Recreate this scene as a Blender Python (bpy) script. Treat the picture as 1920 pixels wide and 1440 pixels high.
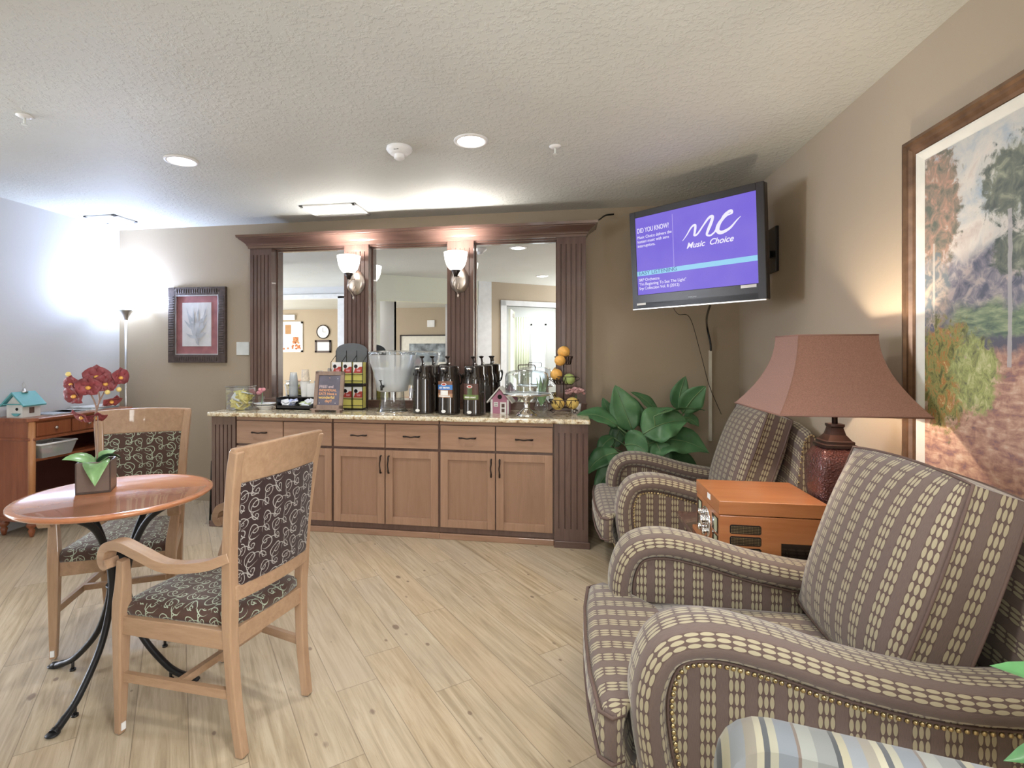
import bpy, bmesh, math, random
from mathutils import Vector, Matrix, noise
random.seed(7)
PI = math.pi
for o in list(bpy.data.objects): bpy.data.objects.remove(o)
SC = bpy.context.scene
COL = SC.collection

# ------------------------------------------------------------------ camera
CAM_H = 1.40
YAW = math.radians(9.46)
cd = bpy.data.cameras.new('camera'); cam = bpy.data.objects.new('camera', cd); COL.objects.link(cam)
cam.location = (0, 0, CAM_H); cam.rotation_euler = (PI/2, 0, YAW)
cd.sensor_width = 36; cd.lens = 18.0; cd.shift_x = 60/1920; cd.shift_y = -55/1920
cd.clip_start = 0.05; cd.clip_end = 60
SC.camera = cam
# ------------------------------------------------------------------ world, exposure
w = bpy.data.worlds.new('world'); SC.world = w; w.use_nodes = True
w.node_tree.nodes['Background'].inputs[0].default_value = (0.75, 0.85, 1.0, 1)
w.node_tree.nodes['Background'].inputs[1].default_value = 1.0
SC.view_settings.view_transform = 'Standard'; SC.view_settings.look = 'None'
SC.view_settings.exposure = 0.10; SC.view_settings.gamma = 1.0
SC.view_settings.use_curve_mapping = False

CEIL = 2.632
COOL = (0.80, 0.86, 1.0); WARM = (1.0, 0.90, 0.76); NEUT = (1.0, 0.955, 0.90)
def light(kind, name, loc, power, color, size=0.1, rot=(0, 0, 0), size_y=None, spread=None, spot=None, blend=0.6):
    d = bpy.data.lights.new(name, kind); d.energy = power; d.color = color
    if kind == 'AREA':
        d.size = size
        if size_y: d.shape = 'RECTANGLE'; d.size_y = size_y
        if spread: d.spread = spread
    elif kind == 'SPOT':
        d.shadow_soft_size = size; d.spot_size = spot or 2.2; d.spot_blend = blend
    else: d.shadow_soft_size = size
    o = bpy.data.objects.new(name, d); COL.objects.link(o); o.location = loc; o.rotation_euler = rot
    return o
# added fill at an unseen right-wall window and in the far room; lounge daylight
light('AREA', 'window_daylight', (1.33, -0.45, 1.5), 80, (0.95, 0.97, 1.0), 1.4, (0, PI/2, 0), 1.5)
light('AREA', 'window_daylight_rear', (-8.9, -1.5, 1.5), 210, (1.0, 0.98, 0.95), 2.0, (0, -PI/2, 0), 3.0)
light('AREA', 'window_daylight_lounge', (-8.9, 1.2, 1.5), 360, (0.80, 0.87, 1.0), 1.8, (0, -PI/2, 0), 1.6)

# ------------------------------------------------------------------ pixel -> world helper for measuring the photo
def ray(x):
    t = (x-900)/960; return Vector((t*math.cos(YAW)-math.sin(YAW), math.cos(YAW)+t*math.sin(YAW), 0))
def at(x, y, Y):
    r = ray(x); Z = Y/r.y; return Vector((r.x*Z, Y, CAM_H-(y-665)/960*Z))
def onz(x, y, z):
    r = ray(x); Z = 960*(CAM_H-z)/(y-665); return Vector((r.x*Z, r.y*Z, z))

# ------------------------------------------------------------------ materials
class G:
    def __init__(s, name, rough=.5, metal=0.0, spec=.5, coat=0.0, sheen=0.0, trans=0.0, ior=1.45):
        s.m = bpy.data.materials.new(name); s.m.use_nodes = True; s.nt = s.m.node_tree
        s.b = s.nt.nodes['Principled BSDF']
        s.set(Roughness=rough, Metallic=metal, IOR=ior)
        s.b.inputs['Specular IOR Level'].default_value = spec
        s.b.inputs['Coat Weight'].default_value = coat
        s.b.inputs['Sheen Weight'].default_value = sheen
        s.b.inputs['Transmission Weight'].default_value = trans
    def set(s, **k):
        for a, v in k.items(): s.put(s.b.inputs[a.replace('_', ' ')], v)
    def put(s, sock, v):
        if isinstance(v, bpy.types.NodeSocket): s.nt.links.new(v, sock)
        elif isinstance(v, (tuple, list)) and sock.type == 'RGBA': sock.default_value = tuple(v)[:3]+(1,)
        else: sock.default_value = v
    def m_(s, op, a, b=0.0, c=None):
        n = s.nt.nodes.new('ShaderNodeMath'); n.operation = op
        s.put(n.inputs[0], a); s.put(n.inputs[1], b)
        if c is not None: s.put(n.inputs[2], c)
        return n.outputs[0]
    def coord(s, kind='Object'):
        return s.nt.nodes.new('ShaderNodeTexCoord').outputs[kind]
    def sep(s, v):
        n = s.nt.nodes.new('ShaderNodeSeparateXYZ'); s.put(n.inputs[0], v); return n.outputs
    def comb(s, x=0.0, y=0.0, z=0.0):
        n = s.nt.nodes.new('ShaderNodeCombineXYZ')
        for i, v in enumerate((x, y, z)): s.put(n.inputs[i], v)
        return n.outputs[0]
    def mapp(s, v, scale=(1, 1, 1), rot=(0, 0, 0), loc=(0, 0, 0)):
        n = s.nt.nodes.new('ShaderNodeMapping'); s.put(n.inputs[0], v)
        n.inputs['Scale'].default_value = scale; n.inputs['Rotation'].default_value = rot; n.inputs['Location'].default_value = loc
        return n.outputs[0]
    def noise(s, v, scale=5, detail=3, rough=.5, dist=0.0, out='Fac'):
        n = s.nt.nodes.new('ShaderNodeTexNoise'); s.put(n.inputs['Vector'], v)
        n.inputs['Scale'].default_value = scale; n.inputs['Detail'].default_value = detail
        n.inputs['Roughness'].default_value = rough; n.inputs['Distortion'].default_value = dist
        return n.outputs[out]
    def white(s, v, out='Value'):
        n = s.nt.nodes.new('ShaderNodeTexWhiteNoise'); s.put(n.inputs['Vector'], v); return n.outputs[out]
    def voro(s, v, scale=5, out='Distance', feature='F1'):
        n = s.nt.nodes.new('ShaderNodeTexVoronoi'); n.feature = feature; s.put(n.inputs['Vector'], v)
        n.inputs['Scale'].default_value = scale; return n.outputs[out]
    def ramp(s, f, stops, interp='LINEAR'):
        n = s.nt.nodes.new('ShaderNodeValToRGB'); s.put(n.inputs[0], f); e = n.color_ramp; e.interpolation = interp
        while len(e.elements) < len(stops): e.elements.new(.5)
        for i, (p, c) in enumerate(stops):
            e.elements[i].position = p; e.elements[i].color = (tuple(c)+(1,))[:4] if not isinstance(c, float) else (c, c, c, 1)
        return n.outputs[0]
    def mix(s, f, a, b, mode='MIX'):
        n = s.nt.nodes.new('ShaderNodeMix'); n.data_type = 'RGBA'; n.blend_type = mode
        s.put(n.inputs[0], f); s.put(n.inputs[6], a); s.put(n.inputs[7], b); return n.outputs[2]
    def bump(s, h, strength=.3, dist=.01):
        n = s.nt.nodes.new('ShaderNodeBump'); n.inputs['Strength'].default_value = strength
        n.inputs['Distance'].default_value = dist; s.put(n.inputs['Height'], h)
        s.nt.links.new(n.outputs[0], s.b.inputs['Normal'])
    def mr(s, v, a, b, c=0.0, d=1.0):
        n = s.nt.nodes.new('ShaderNodeMapRange'); s.put(n.inputs[0], v)
        for i, q in enumerate((a, b, c, d)): n.inputs[i+1].default_value = q
        return n.outputs[0]

def plain(name, c, rough=.5, metal=0.0, var=.06, scale=12, bump=0.0, **k):
    g = G(name, rough, metal, **k)
    f = g.noise(g.coord(), scale, 3)
    lo = tuple(max(0, x*(1-var)) for x in c); hi = tuple(min(1, x*(1+var)) for x in c)
    g.set(Base_Color=g.ramp(f, [(.3, lo), (.7, hi)]))
    if bump: g.bump(f, bump)
    return g.m
def wood(name, c1, c2, axis='x', rough=.35, coat=.2, sc=1.0, knots=0.0):
    g = G(name, rough, coat=coat)
    s = {'x': (1.2, 14, 14), 'y': (14, 1.2, 14), 'z': (14, 14, 1.2)}[axis]
    v = g.mapp(g.coord(), tuple(q*sc for q in s))
    f = g.noise(v, 2.2, 5, .6, .6); f2 = g.noise(v, 9, 3, .7)
    ff = g.m_('ADD', g.m_('MULTIPLY', f, .7), g.m_('MULTIPLY', f2, .3))
    g.set(Base_Color=g.ramp(ff, [(.32, c1), (.62, c2)]))
    return g.m
def emis(name, c, st, base=(0.9, 0.9, 0.9)):
    g = G(name, .4); g.set(Base_Color=base, Emission_Color=c, Emission_Strength=st); return g.m
def glass(name, tint=(.95, .98, 1), refl=.12, body=0.0):
    m = bpy.data.materials.new(name); m.use_nodes = True; nt = m.node_tree; nt.nodes.clear()
    out = nt.nodes.new('ShaderNodeOutputMaterial'); mx = nt.nodes.new('ShaderNodeMixShader')
    tr = nt.nodes.new('ShaderNodeBsdfTransparent'); gl = nt.nodes.new('ShaderNodeBsdfGlossy')
    fr = nt.nodes.new('ShaderNodeLayerWeight'); fr.inputs[0].default_value = .35
    mp = nt.nodes.new('ShaderNodeMapRange'); mp.inputs[3].default_value = refl*.5; mp.inputs[4].default_value = .8
    tr.inputs[0].default_value = tint+(1,); gl.inputs['Roughness'].default_value = .03
    nt.links.new(fr.outputs['Facing'], mp.inputs[0]); nt.links.new(mp.outputs[0], mx.inputs[0])
    nt.links.new(tr.outputs[0], mx.inputs[1]); nt.links.new(gl.outputs[0], mx.inputs[2])
    last = mx
    if body:
        df = nt.nodes.new('ShaderNodeBsdfDiffuse'); df.inputs[0].default_value = (.85, .88, .9, 1)
        m2 = nt.nodes.new('ShaderNodeMixShader'); m2.inputs[0].default_value = body
        nt.links.new(mx.outputs[0], m2.inputs[1]); nt.links.new(df.outputs[0], m2.inputs[2]); last = m2
    nt.links.new(last.outputs[0], out.inputs[0]); return m

def oval_fabric(name, ground, dark, cream):
    g = G(name, .85, sheen=.35, spec=.15)
    u, v, _ = g.sep(g.coord('UV'))
    uu = g.m_('FLOORED_MODULO', u, .069)
    inb = g.m_('LESS_THAN', uu, .0411)
    cu = g.m_('SUBTRACT', g.m_('DIVIDE', g.m_('FLOORED_MODULO', uu, .0137), .0137), .5)
    cv = g.m_('SUBTRACT', g.m_('DIVIDE', g.m_('FLOORED_MODULO', v, .034), .034), .5)
    d = g.m_('ADD', g.m_('POWER', g.m_('DIVIDE', cu, .37), 2.0), g.m_('POWER', g.m_('DIVIDE', cv, .455), 2.0))
    ov = g.m_('MULTIPLY', g.m_('LESS_THAN', d, 1.0), inb)
    thread = g.noise(g.mapp(g.coord('UV'), (900, 60, 1)), 1.0, 2)
    gc = g.mix(g.mr(thread, .3, .7), ground, tuple(x*.82 for x in ground))
    c = g.mix(g.m_('MULTIPLY', inb, .55), gc, dark)
    g.set(Base_Color=g.mix(ov, c, cream))
    g.bump(g.m_('ADD', g.m_('MULTIPLY', ov, .6), g.m_('MULTIPLY', thread, .2)), .25, .002)
    return g.m
def scroll_fabric(name, ground, line):
    g = G(name, .6, sheen=.2, spec=.3)
    u, v, _ = g.sep(g.coord('UV'))
    wv = g.noise(g.coord('UV'), 11, 1); wv2 = g.noise(g.mapp(g.coord('UV'), (1, 1, 1), (0, 0, 0), (3.1, 1.7, 0)), 11, 1)
    u = g.m_('ADD', u, g.m_('MULTIPLY', wv, .045)); v = g.m_('ADD', v, g.m_('MULTIPLY', wv2, .045))
    def spiral(ox, oy, T, R, k, sign, ph, wd=.16):
        a = g.m_('SUBTRACT', g.m_('FLOORED_MODULO', g.m_('ADD', u, ox), T), T/2)
        b = g.m_('SUBTRACT', g.m_('FLOORED_MODULO', g.m_('ADD', v, oy), T*.9), T*.45)
        r = g.m_('SQRT', g.m_('ADD', g.m_('MULTIPLY', a, a), g.m_('MULTIPLY', b, b)))
        th = g.m_('DIVIDE', g.m_('ARCTAN2', b, a), 2*PI*sign)
        f = g.m_('FRACT', g.m_('ADD', g.m_('ADD', g.m_('DIVIDE', r, k), th), ph))
        l = g.m_('LESS_THAN', g.m_('ABSOLUTE', g.m_('SUBTRACT', f, .5)), wd)
        return g.m_('MULTIPLY', l, g.m_('LESS_THAN', r, R))
    T = .104
    s1 = spiral(0, 0, T, .030, .0185, 1, .2, .085)
    s2 = spiral(T*.52, T*.47, T, .026, .016, -1, .6, .095)
    s3 = spiral(T*.48, T*.02, T, .019, .0135, 1, .1, .11)
    s4 = spiral(T*.02, T*.45, T, .020, .014, -1, .3, .11)
    def ring(ox, oy, R):
        a = g.m_('SUBTRACT', g.m_('FLOORED_MODULO', g.m_('ADD', u, ox), T), T/2)
        b = g.m_('SUBTRACT', g.m_('FLOORED_MODULO', g.m_('ADD', v, oy), T*.9), T*.45)
        rr = g.m_('SQRT', g.m_('ADD', g.m_('MULTIPLY', a, a), g.m_('MULTIPLY', b, b)))
        l = g.m_('LESS_THAN', g.m_('ABSOLUTE', g.m_('SUBTRACT', rr, R)), .0014)
        return g.m_('MULTIPLY', l, g.m_('GREATER_THAN', g.m_('ADD', a, g.m_('MULTIPLY', b, .6)), -R*.35))
    r1 = ring(T*.2, T*.25, .036); r2 = ring(T*.7, T*.7, .032)
    m = g.m_('MAXIMUM', g.m_('MAXIMUM', s1, s2), g.m_('MAXIMUM', s3, s4)); m = g.m_('MAXIMUM', m, g.m_('MAXIMUM', r1, r2))
    g.set(Base_Color=g.mix(m, ground, line)); g.bump(m, .3, .002)
    return g.m

M = {}
def wall_mat(name, c):
    g = G(name, .75, spec=.25); co = g.coord()
    n1 = g.noise(co, 38, 4, .6); n2 = g.noise(co, 1.3, 2)
    g.set(Base_Color=g.ramp(n2, [(.3, tuple(x*.97 for x in c)), (.7, tuple(x*1.03 for x in c))]))
    g.bump(n1, .18, .004); return g.m
M['wall'] = wall_mat('wall_paint_tan', (.42, .345, .255))
M['wall_l'] = wall_mat('wall_paint_pale', (.62, .62, .63))
M['wall_g'] = wall_mat('wall_paint_cream', (.82, .84, .70))  # lightened so the header reads as strongly lit; shared by door and curtains
M['wall_w'] = wall_mat('wall_paint_white', (.70, .70, .70))
g = G('ceiling_texture', .6, spec=.3); co = g.coord()
n = g.noise(co, 42, 3, .55); n2 = g.noise(co, 95, 2, .6)
g.set(Base_Color=g.ramp(g.noise(co, 2, 2), [(.3, (.60, .61, .575)), (.7, (.64, .65, .615))]))
g.bump(g.m_('ADD', g.mr(n, .48, .62), g.m_('MULTIPLY', n2, .3)), .36, .006); M['ceil'] = g.m
M['trimw'] = plain('white_trim', (.72, .72, .72), .4)
# floor planks
g = G('floor_planks', .36, spec=.45); x, y, _ = g.sep(g.coord())
th = math.radians(130)
al = g.m_('ADD', g.m_('MULTIPLY', x, math.cos(th)), g.m_('MULTIPLY', y, math.sin(th)))
ac = g.m_('ADD', g.m_('MULTIPLY', x, -math.sin(th)), g.m_('MULTIPLY', y, math.cos(th)))
ac = g.m_('ADD', ac, .041-.007)
row = g.m_('FLOOR', g.m_('DIVIDE', ac, .177)); fr = g.m_('FRACT', g.m_('DIVIDE', ac, .177))
off = g.m_('MULTIPLY', g.white(g.comb(row, 3.3, 0.0)), 1.2)
al2 = g.m_('ADD', al, off); pl = g.m_('FLOOR', g.m_('DIVIDE', al2, 1.2)); fp = g.m_('FRACT', g.m_('DIVIDE', al2, 1.2))
rnd = g.white(g.comb(row, pl, 1.0)); rnd2 = g.white(g.comb(pl, row, 7.0))
gv = g.comb(g.m_('ADD', g.m_('MULTIPLY', al, 1.3), g.m_('MULTIPLY', rnd, 37.0)), g.m_('ADD', g.m_('MULTIPLY', ac, 22), g.m_('MULTIPLY', rnd2, 19.0)), 0.0)
gn = g.noise(gv, 1.6, 5, .62, .8); gn2 = g.noise(gv, 5.5, 3, .6)
base = g.ramp(gn, [(.24, (.23, .16, .09)), (.40, (.39, .30, .185)), (.55, (.52, .42, .285)), (.75, (.65, .56, .41))])
streak = g.mr(gn2, .56, .68); base = g.mix(g.m_('MULTIPLY', streak, .55), base, (.34, .225, .125))
base = g.mix(g.mr(rnd, 0, 1, .0, .42), base, (.52, .46, .36))
base = g.mix(g.mr(rnd2, .4, 1, 0, .35), base, (.58, .45, .29))
def knots(sx_, sy_, size, seed):
    kv = g.comb(g.m_('ADD', g.m_('MULTIPLY', al, sx_), seed), g.m_('MULTIPLY', ac, sy_), 0.0)
    kd = g.voro(kv, 1.0); kc = g.nt.nodes[-1].outputs['Color']; ksz = g.m_('MULTIPLY', g.white(kc), size)
    return g.mr(g.m_('SUBTRACT', g.m_('ADD', kd, g.m_('MULTIPLY', g.m_('SUBTRACT', gn2, .5), .05)), ksz), -.005, .03, 1, 0)
knot = g.m_('MAXIMUM', knots(3.6, 6.2, .088, 0.0), knots(6.2, 9.5, .085, 7.7))
base = g.mix(g.m_('MULTIPLY', knot, .75), base, (.17, .11, .08))
sx = g.m_('LESS_THAN', g.m_('MINIMUM', fr, g.m_('SUBTRACT', 1.0, fr)), .009)
sy = g.m_('LESS_THAN', g.m_('MINIMUM', fp, g.m_('SUBTRACT', 1.0, fp)), .0013)
seam = g.m_('MAXIMUM', sx, sy)
base = g.mix(g.m_('MULTIPLY', seam, .6), base, (.13, .09, .055))
pat = g.noise(g.coord(), 1.7, 3)
base = g.mix(g.mr(pat, .35, .68, 0, .45), base, g.mix(.5, base, (.36, .32, .27)))
g.set(Base_Color=base, Roughness=g.mr(gn, .3, .7, .40, .27))
g.bump(g.m_('SUBTRACT', g.m_('MULTIPLY', gn2, .25), seam), .25, .003); M['floor'] = g.m

M['maple'] = wood('stained_maple', (.285, .165, .105), (.37, .225, .15), 'z', .38, .25, .6)
M['maple_h'] = wood('stained_maple_horizontal', (.285, .165, .105), (.38, .23, .155), 'x', .38, .25, .6)
M['darkwood'] = wood('dark_stained_wood', (.098, .056, .046), (.145, .085, .070), 'z', .26, .5, .7)
M['darkwood_h'] = wood('dark_stained_wood_horizontal', (.098, .055, .044), (.15, .086, .069), 'x', .22, .5, .7)
M['groove'] = plain('groove_shadow_wood', (.05, .02, .015), .6)
M['beech'] = wood('beech_chair_wood', (.33, .20, .12), (.43, .28, .175), 'z', .36, .3, 1.2)
M['beech_h'] = wood('beech_chair_wood_horizontal', (.33, .20, .12), (.43, .28, .175), 'x', .36, .3, 1.2)
M['cherry'] = wood('cherry_table_wood', (.46, .17, .075), (.60, .26, .125), 'x', .18, .6, .5)
M['radio'] = wood('orange_cherry_wood', (.38, .135, .050), (.48, .20, .080), 'x', .3, .4, .5)
M['desk'] = wood('red_mahogany_wood', (.20, .055, .022), (.33, .105, .042), 'z', .35, .35, .6)
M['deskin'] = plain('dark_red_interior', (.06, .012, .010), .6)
g = G('granite', .16, coat=.4); co = g.coord()
v1 = g.noise(co, 34, 4, .7, .4); v2 = g.noise(co, 90, 2, .6); v3 = g.noise(co, 12, 3)
c = g.ramp(v1, [(.34, (.22, .13, .07)), (.42, (.55, .42, .24)), (.52, (.74, .66, .48)), (.68, (.80, .77, .68))])
c = g.mix(g.m_('MULTIPLY', g.mr(v2, .60, .66), .8), c, (.17, .09, .06)); c = g.mix(g.m_('MULTIPLY', g.mr(v3, .55, .7), .4), c, (.60, .56, .46))
g.set(Base_Color=c); M['granite'] = g.m
M['mirror'] = plain('mirror_silver', (.90, .92, .92), .0, 1.0, var=.0)
M['iron'] = plain('black_iron', (.022, .022, .024), .42, .4)
M['black'] = plain('black_plastic', (.018, .017, .018), .25)
M['gblack'] = plain('gloss_black', (.020, .014, .011), .08, coat=.6)
M['gunm'] = plain('dark_bronze', (.045, .035, .032), .35, .8)
M['steel'] = plain('brushed_steel', (.62, .60, .58), .28, 1.0)
M['chrome'] = plain('chrome', (.85, .85, .85), .08, 1.0)
M['nickel'] = plain('warm_nickel', (.62, .55, .49), .3, .9)
M['white'] = plain('white_plastic', (.80, .80, .80), .4)
M['paper'] = plain('white_paper', (.82, .82, .80), .8)
M['glass'] = glass('clear_glass'); M['glassb'] = glass('cloudy_glass', body=.28)
M['bulb'] = emis('lit_glass', (1, .95, .86), 9.0)
M['glow'] = emis('lit_frosted_glass', (1, .94, .86), 3.2)
M['tglow'] = emis('torchiere_glass', (.62, .76, 1), 26.0)
M['fab'] = oval_fabric('oval_stripe_upholstery', (.168, .122, .107), (.090, .056, .047), (.39, .345, .235))
M['pip'] = plain('brown_piping', (.13, .085, .072), .7); M['shtrim'] = plain('shade_trim', (.22, .115, .085), .8)
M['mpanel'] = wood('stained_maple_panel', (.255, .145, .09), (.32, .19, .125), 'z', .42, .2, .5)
M['brass'] = plain('antique_brass', (.62, .50, .27), .3, .95)
M['scr'] = scroll_fabric('scroll_upholstery', (.075, .040, .030), (.40, .47, .36))
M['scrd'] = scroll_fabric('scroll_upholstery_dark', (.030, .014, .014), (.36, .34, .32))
g = G('linen_lampshade', .9, spec=.1, sheen=.2); co = g.coord()
n = g.noise(co, 260, 2, .7)
g.set(Base_Color=g.ramp(n, [(.35, (.22, .115, .085)), (.65, (.29, .155, .118))])); g.bump(n, .2, .001); M['shade'] = g.m
g = G('hammered_bronze_ceramic', .2, .35, coat=.5); co = g.coord()
d = g.voro(co, 130); g.set(Base_Color=(.125, .050, .045)); g.bump(d, .8, .005); M['hammer'] = g.m
g = G('leaf_green', .34, spec=.4); co = g.coord()
g.set(Base_Color=g.ramp(g.noise(co, 6, 3), [(.3, (.045, .13, .055)), (.7, (.12, .26, .115))])); M['leaf'] = g.m
M['stem'] = plain('stem_green', (.16, .27, .12), .5)
M['leaf2'] = plain('pale_leaf_green', (.22, .40, .17), .28, var=.25, scale=20)
M['leafm'] = plain('mid_leaf_green', (.09, .24, .09), .35, var=.3, scale=14)
M['leafd'] = plain('dark_leaf_green', (.02, .06, .03), .3)
M['petal'] = plain('dark_red_petal', (.235, .050, .058), .55, var=.3, scale=30)
M['pink'] = plain('pink_petal', (.75, .33, .36), .6, var=.2)
M['yellow'] = plain('yellow_bud', (.75, .60, .22), .5)
M['pot'] = plain('brown_ceramic', (.17, .125, .105), .3)
M['soil'] = plain('dark_soil', (.03, .02, .015), .9, bump=.5)
M['orange'] = plain('orange_peel', (.78, .42, .10), .45, var=.12, scale=60, bump=.2)
M['lemon'] = plain('yellow_fruit_peel', (.76, .55, .16), .45, var=.15, scale=30, bump=.2)
M['lime'] = plain('green_fruit_peel', (.38, .48, .16), .45, var=.15, scale=30)
M['teal'] = plain('teal_paint', (.12, .38, .40), .5)
M['offw'] = plain('distressed_white', (.70, .70, .66), .6, var=.12)
M['mauve'] = plain('mauve_paint', (.46, .20, .29), .5)
M['darkhole'] = plain('dark_hole', (.012, .01, .01), .9)
M['chalk'] = plain('chalkboard', (.14, .13, .17), .6, var=.25, scale=8)
M['weather'] = wood('weathered_brown_wood', (.22, .15, .115), (.32, .23, .18), 'z', .6, 0)
M['tea'] = plain('yellow_tea_box', (.68, .62, .16), .5)
M['teared'] = plain('red_tea_label', (.45, .06, .04), .5)
M['candy'] = plain('yellow_wrapper', (.85, .72, .22), .35, var=.2, scale=50)
M['conduit'] = plain('ivory_conduit', (.72, .68, .58), .5)
M['plate'] = plain('wall_plate', (.72, .74, .70), .5)
M['espresso'] = plain('espresso_metal', (.06, .04, .035), .35, .6)
M['grille'] = plain('gold_mesh', (.45, .36, .2), .35, .9)
M['gold'] = plain('antique_gold_frame', (.20, .115, .065), .32, .45, var=.35, scale=14)
M['liner'] = plain('linen_liner', (.72, .70, .62), .8)
M['lsky'] = emis('daylight_pane', (.90, .96, 1), 1.6)

# ------------------------------------------------------------------ mesh helpers
class MB:
    def __init__(s): s.v = []; s.f = []; s.uv = []; s.sm = []
    def add(s, vs, fs, uvs=None, smooth=False):
        k = len(s.v); s.v += [Vector(q) for q in vs]
        for i, f in enumerate(fs):
            s.f.append([k+j for j in f]); s.uv.append(uvs[i] if uvs else None); s.sm.append(smooth)
        return s
    def box(s, a, b, mtx=None):
        x0, y0, z0 = a; x1, y1, z1 = b
        vs = [Vector(q) for q in ((x0,y0,z0),(x1,y0,z0),(x1,y1,z0),(x0,y1,z0),(x0,y0,z1),(x1,y0,z1),(x1,y1,z1),(x0,y1,z1))]
        if mtx: vs = [mtx @ q for q in vs]
        return s.add(vs, [(0,3,2,1),(4,5,6,7),(0,1,5,4),(1,2,6,5),(2,3,7,6),(3,0,4,7)])
    def loft(s, rings, closed=True, cap=True, smooth=True, uvscale=True, u0=0.0, v0=0.0):
        n = len(rings[0]); k = len(s.v); R = [[Vector(p) for p in r] for r in rings]
        for r in R: s.v += r
        vv = v0; mid = R[len(R)//2]; us = [u0]
        for j in range(n): us.append(us[-1]+(mid[(j+1) % n]-mid[j]).length)
        for i in range(len(R)-1):
            dv = sum((R[i+1][j]-R[i][j]).length for j in range(n))/n
            for j in range(n if closed else n-1):
                j2 = (j+1) % n
                s.f.append([k+i*n+j, k+i*n+j2, k+(i+1)*n+j2, k+(i+1)*n+j]); s.sm.append(smooth)
                s.uv.append([(us[j], vv), (us[j+1], vv), (us[j+1], vv+dv), (us[j], vv+dv)])
            vv += dv
        if cap and closed:
            s.f.append([k+j for j in range(n)][::-1]); s.uv.append(None); s.sm.append(False)
            s.f.append([k+(len(R)-1)*n+j for j in range(n)]); s.uv.append(None); s.sm.append(False)
        return s
    def tube(s, path, r, seg=8, ry=None, cap=True, up=(0, 0, 1), smooth=True, square=False):
        P = [Vector(p) for p in path]; rs = r if isinstance(r, (list, tuple)) else [r]*len(P)
        rings = []; prev = None
        for i, p in enumerate(P):
            t = (P[min(i+1, len(P)-1)]-P[max(i-1, 0)]).normalized()
            a = Vector(up) if prev is None else prev
            a = a - t*a.dot(t)
            if a.length < 1e-4: a = Vector((1, 0, 0)) - t*t.x
            a.normalize(); prev = a; b = t.cross(a)
            k = (ry/rs[0]) if ry else 1
            if square:
                rings.append([p+a*rs[i]*q+b*rs[i]*k*w for q, w in ((1, 1), (1, -1), (-1, -1), (-1, 1))])
            else:
                rings.append([p+a*math.cos(2*PI*j/seg)*rs[i]+b*math.sin(2*PI*j/seg)*rs[i]*k for j in range(seg)])
        return s.loft(rings, True, cap, smooth and not square)
    def lathe(s, prof, seg=24, c=(0, 0, 0), smooth=True, sx=1, sy=1, cap=True):
        rings = [[(c[0]+r*math.cos(2*PI*j/seg)*sx, c[1]+r*math.sin(2*PI*j/seg)*sy, c[2]+z) for j in range(seg)] for r, z in prof]
        return s.loft(rings, True, cap, smooth)
    def sphere(s, c, r, seg=10, sc=(1, 1, 1)):
        n = max(5, seg//2)
        pr = [(max(1e-4, math.sin(PI*i/n))*r, -math.cos(PI*i/n)*r*sc[2]) for i in range(n+1)]
        return s.lathe(pr, seg, c, True, sc[0], sc[1])
    def prism(s, pts, y0, y1, plane='xz'):
        def m(p, q):
            return {'xz': (p[0], q, p[1]), 'xy': (p[0], p[1], q), 'yz': (q, p[0], p[1])}[plane]
        n = len(pts); vs = [m(p, y0) for p in pts]+[m(p, y1) for p in pts]
        fs = [list(range(n)), list(range(2*n-1, n-1, -1))]+[[i, i+n, (i+1) % n+n, (i+1) % n] for i in range(n)]
        return s.add(vs, fs)
    def xf(s, mtx, k=0):
        for i in range(k, len(s.v)): s.v[i] = mtx @ s.v[i]
        return s
    def grid(s, fn, nu, nv, smooth=True, uvs=True, thick=0.0):
        k = len(s.v)
        for i in range(nu+1):
            for j in range(nv+1): s.v.append(Vector(fn(i/nu, j/nv)))
        q = lambda i, j: k+i*(nv+1)+j
        for i in range(nu):
            for j in range(nv):
                s.f.append([q(i, j), q(i+1, j), q(i+1, j+1), q(i, j+1)]); s.sm.append(smooth)
                s.uv.append([(i/nu, j/nv), ((i+1)/nu, j/nv), ((i+1)/nu, (j+1)/nv), (i/nu, (j+1)/nv)] if uvs else None)
        return s
def autouv(co, n):
    ax = max(range(3), key=lambda i: abs(n[i]))
    if ax == 0: return (co.y, co.z)
    if ax == 1: return (co.x, co.z)
    return (co.y, co.x)
def obj(name, mb, mat, parent=None, label=None, bevel=0.0, seg=2, sub=0, solid=0.0, fix=True):
    me = bpy.data.meshes.new(name); me.from_pydata([tuple(v) for v in mb.v], [], mb.f); me.update()
    ul = me.uv_layers.new(name='UVMap')
    for p, uv, sm in zip(me.polygons, mb.uv, mb.sm):
        p.use_smooth = sm
        for q, li in enumerate(p.loop_indices):
            ul.data[li].uv = uv[q] if uv else autouv(me.vertices[me.loops[li].vertex_index].co, p.normal)
    if fix:
        bm = bmesh.new(); bm.from_mesh(me); bmesh.ops.recalc_face_normals(bm, faces=bm.faces); bm.to_mesh(me); bm.free()
    me.materials.append(M[mat] if isinstance(mat, str) else mat)
    o = bpy.data.objects.new(name, me); COL.objects.link(o)
    if parent: o.parent = parent
    if label: o['label'] = label
    if solid:
        md = o.modifiers.new('s', 'SOLIDIFY'); md.thickness = solid; md.offset = 0
    if bevel:
        md = o.modifiers.new('b', 'BEVEL'); md.width = bevel; md.segments = seg; md.limit_method = 'ANGLE'; md.angle_limit = .6
        md.harden_normals = False
    if sub:
        md = o.modifiers.new('u', 'SUBSURF'); md.levels = sub; md.render_levels = sub
    return o
def thing(name, label, cat, loc=(0, 0, 0), rz=0.0, group=None):
    o = bpy.data.objects.new(name, None); COL.objects.link(o); o.location = loc; o.rotation_euler = (0, 0, rz)
    o.empty_display_size = .05
    o['label'] = label; o['category'] = cat
    if group: o['group'] = group
    return o
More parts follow.
